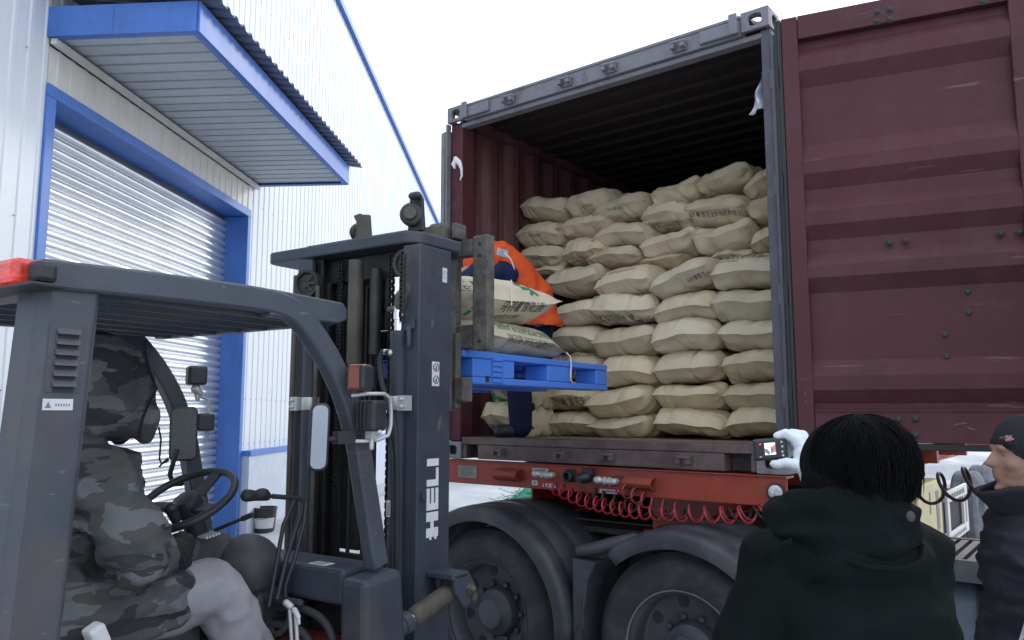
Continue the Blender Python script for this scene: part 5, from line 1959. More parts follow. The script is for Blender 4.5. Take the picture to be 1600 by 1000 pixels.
# levers
b = MB()
b.tube([(-.05, -1.09, 1.463), (-.05, -.98, 1.447), (-.05, -.955, 1.435), (-.05, -.96, 1.40), (-.05, -1.02, 1.25), (-.05, -1.055, 1.12)], .0085, 8)
b.tube([(-.05, -.99, 1.447), (-.06, -1.03, 1.36), (-.06, -1.08, 1.10)], .0075, 8)
b.tube([(-.04, -.95, 1.43), (-.03, -.965, 1.36), (-.03, -1.0, 1.25), (-.04, -1.03, 1.16), (-.045, -1.02, 1.08)], .0075, 8)
lvv = build(b, 'gear_lever', M['fp_black'], fk, 50)
b = MB(); b.cap((-.05, -1.195, 1.475), (-.05, -1.175, 1.473), .021, .019, 12); b.cap((-.05, -1.175, 1.473), (-.05, -1.115, 1.466), .018, .016, 12); b.ell((-.05, -1.135, 1.474), (.020, .03, .020)); build(b, 'lever_knob', M['mast_dark'], lvv, 50)
b = MB(); b.cap((-.17, -1.05, 1.11), (.0, -1.0, 1.10), .016, .016, 10); b.ell((-.15, -1.06, 1.105), (.035, .03, .03)); build(b, 'lever_shaft', M['mast_dark'], fk, 50)


def rrect_plate(mb, c, w, h, t, ux, uz, rad=.02):
    ux, uz = Vector(ux).normalized(), Vector(uz).normalized()
    nn = ux.cross(uz).normalized()
    pts = []
    for (sx, sz, a0) in ((1, 1, 0), (-1, 1, 90), (-1, -1, 180), (1, -1, 270)):
        for i in range(5):
            a = R(a0 + 90 * i / 4)
            pts.append(Vector(c) + ux * (sx * (w / 2 - rad) + rad * math.cos(a)) + uz * (sz * (h / 2 - rad) + rad * math.sin(a)))
    n = len(pts)
    mb.add([p - nn * t / 2 for p in pts] + [p + nn * t / 2 for p in pts], [tuple(range(n)), tuple(range(2 * n - 1, n - 1, -1))] + [(i, (i + 1) % n, n + (i + 1) % n, n + i) for i in range(n)])


# mirrors: left one on the far leg (seen from behind, glass towards the driver), right one on the near leg
def mirror(c, w, h, ux, uz, nrm, par, glass, back):
    b = MB(); rrect_plate(b, Vector(c) + Vector(nrm) * -.012, w, h, .024, ux, uz, .022)
    mo = build(b, 'mirror', back, par, 40, .006)
    b = MB(); rrect_plate(b, Vector(c) + Vector(nrm) * .002, w - .014, h - .014, .002, ux, uz, .018)
    build(b, 'mirror_glass', glass, mo, 40)
    return mo


to_cam = (Vector((0, 0, 1.75)) - tow((-.72, -.98, 1.66), 'F'))
a_ = R(32.97)
mirror((-.725, -.978, 1.66), .105, .215, (.52, .85, .02), (-.04, 0, 1), (.85, -.52, .04), fk, M['mirror_dirty'], M['fp_black'])
b = MB(); b.tube([(-.73, -1.0, 1.60), (-.74, -1.02, 1.50), (-.76, -.99, 1.46), (-.79, -.93, 1.455)], .010, 8); build(b, 'mirror_arm', M['fp_black'], fk, 60)
mirror((.30, -1.215, 1.672), .060, .205, (.62, .78, 0), (.03, 0, 1), (.78, -.62, .02), fk, M['mirror'], M['fp_black'])
b = MB(); b.tube([(.275, -1.19, 1.665), (.25, -1.10, 1.66), (.245, -1.02, 1.665), (.24, -.94, 1.67)], .008, 8); b.box(.236, .262, -1.10, -1.02, 1.645, 1.685); build(b, 'mirror_arm', M['dark_steel'], fk, 60)


def lamp_box(name, c, w, h, d, yaw, m, ribs=0, lens=None):
    rot = Matrix.Rotation(yaw, 3, 'Z')
    b = MB(); b.obox(c, (w, d, h), rot)
    q = build(b, name, m, fk, bev=.010)
    if ribs:
        b = MB()
        for i in range(ribs): b.obox(Vector(c) + rot @ Vector((-w / 2 + .008 + i * .014, -.004, 0)), (.005, d + .008, h * .92), rot)
        build(b, 'cooling_rib', m, q)
    if lens:
        b = MB(); b.obox(Vector(c) + rot @ Vector((w * .34, 0, 0)), (w * .36, d * 1.04, h * .94), rot)
        build(b, 'lens', lens, q, bev=.008)
    return q


lamp_box('work_lamp', (-.735, -.925, 1.895), .062, .078, .075, R(-20), M['fp_black'])
b = MB(); b.cap((-.735, -.925, 1.855), (-.735, -.915, 1.80), .010, .010, 8); b.cap((-.735, -.925, 1.84), (-.735, -.91, 1.825), .020, .018, 8); b.tube([(-.735, -.91, 1.81), (-.735, -.87, 1.80), (-.735, -.86, 1.77), (-.735, -.865, 1.62)], .007, 6); build(b, 'lamp_bracket', M['zinc'], fk, 50)
lamp_box('turn_lamp', (-.735, -.878, 1.705), .06, .075, .065, R(-20), M['amber'], 0, M['fp_black'])
lamp_box('turn_lamp', (.30, -1.045, 1.858), .068, .085, .06, R(10), M['amber'], 0, M['fp_black'])
lamp_box('work_lamp', (.30, -.985, 1.735), .07, .10, .075, R(8), M['fp_black'], 3)
b = MB()
b.tube([(.26, -1.04, 1.80), (.30, -1.02, 1.806), (.30, -.93, 1.808), (.30, -.90, 1.795), (.30, -.893, 1.75), (.30, -.893, 1.70), (.30, -.905, 1.668), (.30, -.95, 1.655), (.28, -1.0, 1.652), (.25, -1.02, 1.652)], .0065, 8)
build(b, 'lamp_bracket', M['zinc'], fk, 60)
b = MB(); b.box(.285, .315, -1.0, -.965, 1.66, 1.69); b.cap((.30, -.985, 1.63), (.30, -.985, 1.69), .008, .008, 8); b.cap((.318, -.98, 1.682), (.326, -.98, 1.682), .010, .010, 8); build(b, 'lamp_foot', M['zinc'], fk, 50)
# seat, hood, counterweight, wheels
b = MB(); b.box(-.55, -.06, -2.0, -1.42, .98, 1.09); seat = build(b, 'seat', M['fp_black'], fk, 50, .04)
b = MB(); b.obox((-.30, -2.02, 1.30), (.46, .10, .46), Matrix.Rotation(R(-10), 3, 'X')); build(b, 'seat_back', M['fp_black'], seat, 50, .04)
b = MB(); b.box(.0, .03, -1.80, -1.50, 1.045, 1.085); build(b, 'seat_rail', M['rubber'], seat, bev=.008)
b = MB(); b.obox((.06, -1.735, 1.175), (.05, .045, .06), Matrix.Rotation(R(25), 3, 'X')); build(b, 'belt_buckle_cover', M['sticker'], seat, bev=.01)
b = MB(); b.obox((.05, -1.66, 1.105), (.02, .05, .035), Matrix.Rotation(R(-30), 3, 'X')); build(b, 'belt_button', M['red'], seat, bev=.004)
b = MB(); b.obox((.05, -1.70, 1.105), (.04, .10, .05), Matrix.Rotation(R(-20), 3, 'X')); build(b, 'belt_buckle', M['fp_black'], seat, bev=.008)
b = MB(); b.box(-.82, .18, -2.5, -1.40, .35, .97); build(b, 'engine_hood', P, fk, bev=.05)
b = MB(); b.box(-.86, .26, -3.0, -2.3, .25, 1.05); build(b, 'counterweight', P, fk, bev=.10)
for (x, yv, r) in ((.17, -.30, .35), (-.71, -.30, .35), (.12, -2.2, .27), (-.66, -2.2, .27)):
    t = MB(); t.lathe([(.5 * r, -.09), (.85 * r, -.11), (.97 * r, -.09), (r, 0), (.97 * r, .09), (.85 * r, .11), (.5 * r, .09)], 36, (x, yv - .15, r), (1, 0, 0), True)
    wt = build(t, 'wheel', M['tyre'], fk, 45)
    w = MB(); w.lathe([(.52 * r, -.07), (.4 * r, .02), (.15 * r, .03), (.12 * r, .08), (0, .08)], 24, (x, yv - .15, r), (1, 0, 0)); build(w, 'rim', M['rim'], wt, 40)
b = MB(); b.box(-.74, .20, -1.42, -.55, .28, .44); build(b, 'chassis', P, fk, bev=.02)

# ================================================================== people
def blob(prims, voxel=.014, it=6, fac=.5, fold=None, cut=None):
    """union of capsules ('c',a,b,ra,rb) and ellipsoids ('e',centre,radii[,matrix]) as one skin"""
    mb = MB()
    for p in prims:
        if p[0] == 'c': mb.cap(p[1], p[2], p[3], p[4], 18)
        elif p[0] == 'e': mb.ell(p[1], p[2], p[3] if len(p) > 3 else None, 22, 16)
        elif p[0] == 't': mb.tube(p[1], p[2], 12)
    me = mb.mesh('blob')
    o = bpy.data.objects.new('blob', me)
    COL.objects.link(o)
    m = o.modifiers.new('r', 'REMESH')
    m.mode = 'VOXEL'
    m.voxel_size = voxel
    s = o.modifiers.new('s', 'SMOOTH')
    s.factor = fac
    s.iterations = it
    dg = bpy.context.evaluated_depsgraph_get()
    me2 = bpy.data.meshes.new_from_object(o.evaluated_get(dg))
    bpy.data.objects.remove(o)
    bpy.data.meshes.remove(me)
    out = MB()
    out.v = [v.co.copy() for v in me2.vertices]
    out.f = [tuple(p.vertices) for p in me2.polygons]
    nr = [v.normal.copy() for v in me2.vertices]
    bpy.data.meshes.remove(me2)
    if fold:
        for i, v in enumerate(out.v): out.v[i] = v + nr[i] * fold(v)
    if cut:
        keep = [cut(v) for v in out.v]
        out.f = [f for f in out.f if all(keep[i] for i in f)]
    return out


def folds(amp, freq, seed, stretch=(1, 1, 1), fine=.25):
    S = Vector((seed * 3.1, seed * 1.7, seed * 5.3))

    def fn(v):
        q = Vector((v.x * stretch[0], v.y * stretch[1], v.z * stretch[2])) * freq + S
        q = q + Vector((noise.noise(q * .5), noise.noise(q * .5 + Vector((4, 4, 4))), 0)) * .8
        r = 1 - 2 * abs(noise.noise(q))
        return amp * (r - .55) + amp * fine * noise.noise(q * 3.1)
    return fn


def cloth(o, w=.12):
    return o


# ---------------------------------------------------------------- driver
dv = thing('person', 'forklift driver in hooded grey camouflage jacket and pale trousers at the steering wheel', 'person', 'F', (-.30, -1.62, .64))
hip = Vector((-.30, -1.72, 1.17))
body = [('c', (-.30, -1.74, 1.18), (-.30, -1.69, 1.48), .13, .14), ('c', (-.42, -1.68, 1.56), (-.17, -1.66, 1.56), .07, .07), ('c', (-.30, -1.66, 1.60), (-.30, -1.60, 1.74), .055, .055), ('e', (-.30, -1.565, 1.84), (.078, .10, .115)), ('e', (-.30, -1.50, 1.785), (.055, .06, .055)), ('c', (-.30, -1.468, 1.835), (-.30, -1.45, 1.81), .012, .014),
        ('c', (-.20, -1.70, 1.14), (-.13, -1.24, 1.185), .085, .065), ('c', (-.13, -1.24, 1.185), (-.12, -.98, .75), .06, .045), ('c', (-.40, -1.70, 1.14), (-.47, -1.24, 1.185), .085, .065), ('c', (-.47, -1.24, 1.185), (-.48, -1.0, .75), .06, .045),
        ('c', (-.12, -1.00, .71), (-.11, -.86, .69), .045, .038), ('c', (-.48, -1.02, .71), (-.48, -.88, .69), .045, .038),
        ('c', (-.13, -1.665, 1.56), (-.04, -1.60, 1.355), .05, .042), ('c', (-.04, -1.60, 1.355), (-.052, -1.46, 1.328), .04, .03),
        ('c', (-.46, -1.665, 1.56), (-.53, -1.56, 1.36), .05, .042), ('c', (-.53, -1.56, 1.36), (-.46, -1.40, 1.42), .042, .032)]
b = blob(body, .016, 4)
build(b, 'body', M['skin'], dv, 70)
jk = [('c', (-.30, -1.76, 1.20), (-.30, -1.71, 1.50), .185, .175), ('e', (-.31, -1.72, 1.34), (.205, .175, .24)), ('e', (-.30, -1.70, 1.52), (.215, .155, .14)), ('e', (-.20, -1.615, 1.50), (.15, .12, .15)), ('e', (-.44, -1.80, 1.50), (.20, .15, .17)), ('e', (-.40, -1.82, 1.30), (.20, .16, .24)), ('e', (-.26, -1.575, 1.575), (.14, .11, .08)), ('c', (-.20, -1.70, 1.585), (-.40, -1.72, 1.585), .085, .085), ('e', (-.30, -1.665, 1.63), (.15, .13, .07)),
      ('c', (-.125, -1.645, 1.545), (-.020, -1.605, 1.405), .100, .096), ('c', (-.020, -1.615, 1.405), (.005, -1.605, 1.350), .094, .084), ('c', (.005, -1.605, 1.350), (-.050, -1.505, 1.333), .082, .064),
      ('c', (-.46, -1.665, 1.555), (-.535, -1.57, 1.37), .095, .082), ('c', (-.535, -1.57, 1.37), (-.475, -1.43, 1.41), .078, .058),
      ('e', (-.30, -1.70, 1.14), (.255, .23, .15)), ('c', (-.17, -1.64, 1.165), (-.135, -1.455, 1.19), .145, .118), ('c', (-.42, -1.62, 1.17), (-.45, -1.44, 1.20), .14, .12)]
b = blob(jk, .0105, 5, fold=folds(.022, 6.5, 1, (1, 1, 1.9), .35))
jacket = build(b, 'jacket', M['camo'], dv, 75)
hd_ = [('e', (-.30, -1.585, 1.845), (.128, .140, .150)), ('e', (-.30, -1.565, 1.77), (.118, .130, .115)), ('e', (-.30, -1.645, 1.71), (.115, .11, .075)), ('e', (-.30, -1.50, 1.72), (.09, .075, .065)), ('c', (-.23, -1.475, 1.92), (-.205, -1.455, 1.73), .022, .028), ('c', (-.37, -1.475, 1.92), (-.395, -1.455, 1.73), .022, .028), ('c', (-.23, -1.475, 1.92), (-.37, -1.475, 1.92), .024, .024), ('c', (-.205, -1.455, 1.74), (-.23, -1.45, 1.67), .032, .03), ('c', (-.395, -1.455, 1.74), (-.37, -1.45, 1.67), .032, .03)]
b = blob(hd_, .0095, 5, fold=folds(.011, 6.5, 4, (1, 1, 1.6), .35))
hood = build(b, 'hood', M['camo'], dv, 75)
b = MB()
b.tube([(-.175 + .0, -1.455 - .05 * abs(math.cos(math.pi * t)) , 1.97 - .30 * t) for t in [i / 10 for i in range(11)]], .004, 6)
build(b, 'hood_seam', M['jacket_navy'], hood, 60)
b = MB()
b.tube([(-.20, -1.425, 1.70), (-.195, -1.418, 1.66), (-.195, -1.42, 1.60), (-.19, -1.415, 1.585), (-.18, -1.405, 1.590), (-.178, -1.400, 1.597), (-.186, -1.398, 1.60), (-.192, -1.405, 1.59), (-.195, -1.42, 1.575)], .0032, 6)
build(b, 'draw_cord', M['rubber'], hood, 60)
tr_ = [('c', (-.19, -1.66, 1.13), (-.125, -1.275, 1.185), .125, .094), ('e', (-.123, -1.245, 1.180), (.085, .082, .083)), ('c', (-.122, -1.235, 1.165), (-.115, -1.00, .76), .092, .082), ('c', (-.41, -1.66, 1.13), (-.475, -1.275, 1.185), .12, .092), ('c', (-.475, -1.24, 1.17), (-.485, -1.02, .76), .09, .08), ('e', (-.30, -1.72, 1.13), (.19, .15, .11))]
b = blob(tr_, .012, 6, fold=folds(.014, 7.5, 9, (1.6, .8, 1.0), .3))
build(b, 'trousers', M['trousers'], dv, 75)
for (x, y_) in ((-.115, -.93), (-.485, -.95)):
    b = blob([('c', (x, y_ - .06, .70), (x, y_ + .09, .675), .052, .045), ('c', (x, y_ - .06, .76), (x, y_ - .06, .70), .052, .055)], .012, 4)
    build(b, 'shoe', M['fp_black'], dv, 60)


def hand(prims, wrist, palm, ups, fingers, thumb):
    pass


def glove(wrist, knuckle, side, down, curl, R0, m, par, name='glove'):
    """wrist -> knuckle palm; four fingers fan along `side`, curl towards `down`"""
    w, k = Vector(wrist), Vector(knuckle)
    f = (k - w).normalized()
    side, down = Vector(side).normalized(), Vector(down).normalized()
    pr = [('c', w - f * .03, w + f * .015, R0 * 2.0, R0 * 2.1)]
    for i in range(4):
        o_ = side * ((i - 1.5) * R0 * 1.9)
        pr.append(('c', w + f * .01 + o_ * .6, k + o_, R0 * 1.35, R0 * 1.2))
        L = (.042, .048, .045, .036)[i]
        a1, a2, a3 = curl
        d1 = (f * math.cos(a1) + down * math.sin(a1))
        d2 = (f * math.cos(a1 + a2) + down * math.sin(a1 + a2))
        d3 = (f * math.cos(a1 + a2 + a3) + down * math.sin(a1 + a2 + a3))
        p1 = k + o_ + d1 * L
        p2 = p1 + d2 * L * .62
        p3 = p2 + d3 * L * .5
        pr += [('c', k + o_, p1, R0 * 1.08, R0), ('c', p1, p2, R0, R0 * .94), ('c', p2, p3, R0 * .94, R0 * .8)]
    t0 = w + f * .03 - side * R0 * 2.3
    t1 = t0 - side * .022 + f * .028 + down * .012
    t2 = t1 + f * .026 + down * .014 + side * .004
    pr += [('c', t0, t1, R0 * 1.3, R0 * 1.1), ('c', t1, t2, R0 * 1.05, R0 * .9)]
    b = blob(pr, .0045, 4)
    return build(b, name, m, par, 75)


glove((-.052, -1.455, 1.325), (-.078, -1.385, 1.322), (.3, -.2, -.9), (-.8, -.35, .1), (.5, 1.0, .8), .0125, M['glove_black'], dv)
b = blob([('c', (-.046, -1.50, 1.330), (-.056, -1.445, 1.325), .056, .050)], .008, 3, fold=folds(.004, 30, 2))
build(b, 'glove_cuff', M['glove_black'], dv, 70)
glove((-.465, -1.405, 1.425), (-.445, -1.345, 1.455), (.9, -.2, .1), (.0, .3, -1), (.6, 1.0, .8), .0125, M['glove_black'], dv)

# ---------------------------------------------------------------- photographer
ph = thing('person', 'person with black hair and dark coat seen from behind, holding up a camera', 'person', 'O', (.72, 1.66, 0))
body = [('e', (.725, 1.665, 1.632), (.076, .096, .108)), ('c', (.715, 1.66, 1.40), (.73, 1.66, 1.58), .055, .055), ('e', (.73, 1.72, 1.58), (.055, .06, .055)), ('c', (.70, 1.68, 1.0), (.705, 1.69, 1.38), .12, .10),
        ('c', (.57, 1.67, 1.43), (.83, 1.68, 1.44), .045, .045), ('c', (.63, 1.66, .95), (.62, 1.66, .50), .085, .065), ('c', (.62, 1.66, .50), (.61, 1.64, .10), .06, .045), ('c', (.79, 1.66, .95), (.81, 1.66, .50), .085, .065), ('c', (.81, 1.66, .50), (.82, 1.64, .10), .06, .045),
        ('c', (.61, 1.64, .06), (.60, 1.80, .04), .045, .035), ('c', (.82, 1.64, .06), (.83, 1.80, .04), .045, .035),
        ('c', (.86, 1.68, 1.44), (.92, 1.93, 1.36), .05, .04), ('c', (.92, 1.93, 1.36), (.815, 2.125, 1.545), .04, .03), ('c', (.545, 1.665, 1.42), (.475, 1.66, 1.18), .042, .04), ('c', (.47, 1.66, 1.18), (.50, 1.78, .96), .042, .032), ('e', (.505, 1.81, .90), (.03, .045, .06)),
        ('c', (.73, 1.765, 1.61), (.73, 1.78, 1.595), .012, .015), ('e', (.648, 1.66, 1.62), (.012, .022, .030)), ('e', (.800, 1.66, 1.62), (.012, .022, .030))]
b = blob(body, .015, 4)
build(b, 'body', M['skin'], ph, 70)
ct_ = [('e', (.69, 1.615, 1.455), (.155, .115, .080)), ('e', (.695, 1.665, 1.36), (.205, .150, .14)), ('c', (.69, 1.66, .85), (.695, 1.66, 1.30), .205, .19), ('e', (.70, 1.66, 1.22), (.215, .165, .28)), ('e', (.69, 1.67, .80), (.235, .18, .18)), ('c', (.555, 1.665, 1.435), (.70, 1.66, 1.485), .068, .085), ('c', (.70, 1.66, 1.485), (.842, 1.665, 1.452), .085, .074),
       ('c', (.545, 1.66, 1.425), (.490, 1.655, 1.26), .078, .074), ('c', (.49, 1.655, 1.26), (.465, 1.66, 1.10), .074, .072), ('c', (.465, 1.66, 1.10), (.49, 1.75, .95), .070, .058),
       ('c', (.848, 1.68, 1.43), (.905, 1.90, 1.36), .078, .072), ('c', (.905, 1.90, 1.36), (.835, 2.085, 1.50), .068, .052)]
b = blob(ct_, .0105, 6, fold=folds(.017, 4.6, 12, (.9, 1, 1.6), .25))
coat = build(b, 'coat', M['coat'], ph, 78)
# thick turned-up collar / folded hood lying round the neck
co = [('c', (.585, 1.655, 1.500), (.625, 1.57, 1.490), .046, .050), ('c', (.625, 1.57, 1.490), (.71, 1.545, 1.500), .050, .052), ('c', (.71, 1.545, 1.500), (.760, 1.575, 1.515), .052, .048), ('c', (.760, 1.565, 1.530), (.785, 1.65, 1.535), .05, .045),
      ('c', (.60, 1.66, 1.545), (.64, 1.58, 1.555), .04, .046), ('c', (.64, 1.58, 1.555), (.72, 1.55, 1.570), .048, .046), ('c', (.72, 1.55, 1.570), (.765, 1.60, 1.575), .044, .038), ('c', (.765, 1.60, 1.575), (.782, 1.66, 1.565), .036, .034), ('e', (.69, 1.60, 1.485), (.125, .085, .055)), ('c', (.585, 1.655, 1.52), (.60, 1.76, 1.53), .045, .04), ('c', (.785, 1.65, 1.535), (.77, 1.76, 1.54), .045, .04)]
b = blob(co, .0085, 6, fold=folds(.012, 7.0, 21, (.8, .8, 2.4), .25))
col_ = build(b, 'collar', M['coat'], coat, 78)
b = MB()
b.tube([(.60, 1.545, 1.478), (.66, 1.478, 1.462), (.72, 1.462, 1.462), (.765, 1.485, 1.472), (.798, 1.54, 1.490)], .006, 6)
b.tube([(.50, 1.60, 1.455), (.515, 1.58, 1.475), (.555, 1.575, 1.495)], .006, 6)
build(b, 'seam', M['coat'], coat, 60)
b = MB(); b.lathe([(.0, .0), (.009, .001), (.010, .005), (.006, .007), (.0, .007)], 16, (.748, 1.492, 1.553), (.25, -1, .15)); build(b, 'snap_button', M['dark_steel'], coat, 50)
pz = [('c', (.63, 1.66, .95), (.62, 1.66, .50), .105, .085), ('c', (.62, 1.66, .50), (.61, 1.65, .09), .08, .07), ('c', (.79, 1.66, .95), (.81, 1.66, .50), .105, .085), ('c', (.81, 1.66, .50), (.82, 1.65, .09), .08, .07)]
build(blob(pz, .016, 4, fold=folds(.01, 6, 14)), 'trousers', M['navy'], ph, 75)
for x in (.605, .825): build(blob([('c', (x, 1.63, .055), (x, 1.82, .045), .055, .045)], .012, 3), 'shoe', M['fp_black'], ph, 60)
# hair: a thick bob made of a shell and many locks
HC = Vector((.712, 1.655, 1.640))
hp = [('e', HC, (.098, .117, .0985)), ('e', (.712, 1.635, 1.612), (.104, .113, .080)), ('e', (.672, 1.60, 1.585), (.058, .06, .035)), ('e', (.755, 1.60, 1.585), (.058, .06, .035)), ('e', (.712, 1.60, 1.575), (.075, .07, .03))]
b = blob(hp, .008, 5, fold=folds(.010, 12, 31, (1, 1, .35), .4))
hair = build(b, 'hair', M['hair'], ph, 80)
rnd = random.Random(11)
lk = MB()
for i in range(5200):
    th_ = rnd.uniform(0, 2 * math.pi)
    ph0 = abs(rnd.gauss(0, .75))
    if ph0 > 1.5: continue
    # from near the whorl down and outwards
    crown = HC + Vector((.012, -.035, .0))
    pts = []
    wob = rnd.gauss(0, .25) + .35 * math.sin(th_ * 5 + 1.3)
    steps = 7
    ln = rnd.uniform(.8, 1.45)
    for s in range(steps):
        f = s / (steps - 1)
        el = ph0 + f * ln
        el = min(el, 1.95 + .25 * math.sin(th_ * 7))
        az = th_ + wob * f
        lift = 1.0 + .022 * math.sin(i * 1.7) + (.05 * f * rnd.random() if i % 9 else .10 * f)
        pz_ = math.cos(el)
        rr = math.sin(min(el, 1.57)) if el < 1.57 else 1.0 - (el - 1.57) * .12
        p = crown + Vector((.0985 * rr * math.cos(az) * lift, .114 * rr * math.sin(az) * lift - .0, .102 * pz_ * lift))
        # keep the face side clear
        pts.append(p)
    if sum(p.y for p in pts) / steps > HC.y + .06 and pts[-1].z < HC.z: continue
    r0 = rnd.uniform(.0007, .0015)
    lk.tube(pts, [r0 * .6, r0, r0, r0, r0 * .8, r0 * .55, r0 * .12], 4, False)
lkobj = build(lk, 'hair_locks', M['hair'], hair, 60)
# right-hand tip sticking out
b = MB()
for (dz, dx) in ((0, .03), (.012, .022), (-.012, .025), (.02, .015)):
    b.tube([(.800, 1.65, 1.640 + dz), (.815, 1.648, 1.632 + dz), (.803 + dx, 1.645, 1.612 + dz)], [.004, .003, .0005], 4)
build(b, 'hair_tip', M['hair'], hair, 60)
# white glove: index finger on top of the camera, thumb below, others curled in front
wr = Vector((.812, 2.125, 1.562))
gl = [('c', (.832, 2.10, 1.535), (.812, 2.125, 1.570), .036, .033), ('c', (.812, 2.125, 1.570), (.796, 2.14, 1.628), .032, .030), ('c', (.815, 2.135, 1.585), (.812, 2.15, 1.645), .028, .024),
      ('c', (.796, 2.142, 1.640), (.776, 2.146, 1.672), .0175, .0160), ('c', (.776, 2.146, 1.672), (.750, 2.150, 1.689), .0150, .0135), ('c', (.750, 2.150, 1.689), (.729, 2.155, 1.683), .0132, .0110),
      ('c', (.806, 2.150, 1.648), (.800, 2.158, 1.684), .0165, .0155), ('c', (.800, 2.158, 1.684), (.778, 2.178, 1.690), .0150, .0135), ('c', (.778, 2.178, 1.690), (.752, 2.186, 1.676), .0135, .0115),
      ('c', (.815, 2.156, 1.640), (.808, 2.180, 1.668), .0155, .0145), ('c', (.808, 2.180, 1.668), (.782, 2.198, 1.664), .0140, .013), ('c', (.782, 2.198, 1.664), (.757, 2.196, 1.652), .0130, .011),
      ('c', (.818, 2.156, 1.620), (.812, 2.184, 1.638), .0140, .013), ('c', (.812, 2.184, 1.638), (.788, 2.198, 1.638), .0125, .0115), ('c', (.788, 2.198, 1.638), (.768, 2.194, 1.630), .0115, .010),
      ('c', (.806, 2.120, 1.580), (.778, 2.120, 1.603), .024, .0190), ('c', (.778, 2.120, 1.603), (.742, 2.128, 1.610), .0175, .0150), ('c', (.742, 2.128, 1.610), (.712, 2.135, 1.607), .0145, .0120)]
b = blob(gl, .0042, 4, fold=folds(.0022, 26, 41))
build(b, 'glove', M['glove_white'], ph, 78)

cm = thing('compact_camera', 'small black compact camera with a lit screen held in a white gloved hand', 'camera', 'O', (.708, 2.155, 1.618))
rot = Matrix.Rotation(R(-4), 3, 'Y') @ Matrix.Rotation(R(4), 3, 'Z')
CC = Vector((.708, 2.155, 1.646))


def cb(name, c, s, m, par=cm, bev=0):
    q = MB().obox(CC + rot @ Vector(c), s, rot)
    return build(q, name, m, par, None, bev)


cb('camera_body', (0, 0, 0), (.094, .024, .058), M['cam_black'], cm, .006)
b = MB(); b.lathe([(.026, .0), (.026, .018), (.022, .030), (.0, .030)], 24, CC + rot @ Vector((-.008, .010, 0)), rot @ Vector((0, 1, 0))); build(b, 'lens_barrel', M['cam_black'], cm, 40)
b = MB(); b.lathe([(.0085, .0), (.0085, .005), (0, .005)], 14, CC + rot @ Vector((.026, 0, .029)), rot @ Vector((0, 0, 1))); build(b, 'shutter_button', M['zinc'], cm, 40)
scr = cb('screen', (-.004, -.0126, -.002), (.046, .001, .040), M['cam_black'])
pic = emit(mat('screen_picture_pale', (.7, .7, .75), .3, var=.02), (.75, .76, .85), .55)
p1 = cb('picture_sky', (-.004, -.0134, .002), (.030, .0006, .032), pic, scr)
picr = emit(mat('screen_picture_red', (.35, .12, .14), .3, var=.02), (.42, .12, .16), .4)
b = MB()
def sp_(x, z, yy=-.0140): return CC + rot @ Vector((x, yy, z))
b.add([sp_(-.004, .006), sp_(.0108, .013), sp_(.0108, -.008), sp_(-.001, -.006)], [(0, 1, 2, 3)])
build(b, 'picture_container', picr, scr)
picd = emit(mat('screen_picture_dark', (.15, .14, .18), .3, var=.02), (.13, .12, .17), .3)
b = MB()
b.add([sp_(-.019, .004), sp_(-.012, .002), sp_(-.004, -.008), sp_(-.010, -.014), sp_(-.019, -.006)], [(0, 1, 2, 3, 4)])
b.add([sp_(-.002, .006, -.0142), sp_(.004, .002, -.0142), sp_(.003, -.010, -.0142), sp_(-.003, -.012, -.0142)], [(0, 1, 2, 3)])
build(b, 'picture_forklift', picd, scr)
b = MB()
for (x, z) in ((.030, .018), (.031, .006), (.030, -.008), (.031, -.018)): b.lathe([(.003, 0), (.003, .001), (0, .001)], 10, CC + rot @ Vector((x, -.012, z)), rot @ Vector((0, -1, 0)))
build(b, 'button', M['zinc'], cm)
cb('record_mark', (-.030, -.0126, .016), (.006, .001, .003), emit(mat('red_mark', (.6, .05, .05), .4), (1, .1, .08), .5), scr)
cb('battery_mark', (-.032, -.0126, -.018), (.006, .001, .003), M['sticker'], scr)
cb('top_mark', (-.010, -.0, .0292), (.020, .006, .0006), M['ink_grey'])

# ---------------------------------------------------------------- man at the right edge
mn = thing('person', 'man in black knit cap and dark jacket with pale piping, seen in profile', 'person', 'O', (1.80, 2.70, 0))
HM = Vector((1.768, 2.70, 1.598))
fx, fy = -math.cos(R(8)), math.sin(R(8))        # the way he looks: left and a little away
Fd = Vector((fx, fy, 0))
Sd = Vector((-fy, fx, 0))


def hp_(f, s, z): return HM + Fd * f + Sd * s + Vector((0, 0, z))


RM = Matrix((Fd, Sd, Vector((0, 0, 1)))).transposed()
head = [('e', hp_(-.005, 0, .03), (.100, .078, .100), RM), ('e', hp_(.035, 0, -.03), (.068, .062, .085), RM), ('e', hp_(.050, 0, -.090), (.046, .046, .034), RM), ('c', hp_(-.01, .045, -.075), hp_(.055, .02, -.10), .026, .024), ('c', hp_(-.01, -.045, -.075), hp_(.055, -.02, -.10), .026, .024),
        ('c', hp_(.094, 0, .016), hp_(.116, 0, -.022), .011, .014), ('e', hp_(.119, 0, -.028), (.017, .015, .013), RM), ('e', hp_(.100, .011, -.030), (.010, .008, .008), RM), ('e', hp_(.100, -.011, -.030), (.010, .008, .008), RM),
        ('c', hp_(.089, .032, .026), hp_(.089, -.032, .026), .014, .014), ('e', hp_(.099, 0, -.056), (.014, .022, .0085), RM), ('e', hp_(.096, 0, -.074), (.014, .020, .0095), RM), ('e', hp_(.087, 0, -.112), (.022, .022, .018), RM),
        ('e', hp_(.062, .042, -.028), (.030, .022, .024), RM), ('e', hp_(.062, -.042, -.028), (.030, .022, .024), RM)]
neck = [('c', hp_(-.035, 0, -.06), hp_(-.05, 0, -.20), .056, .062)]
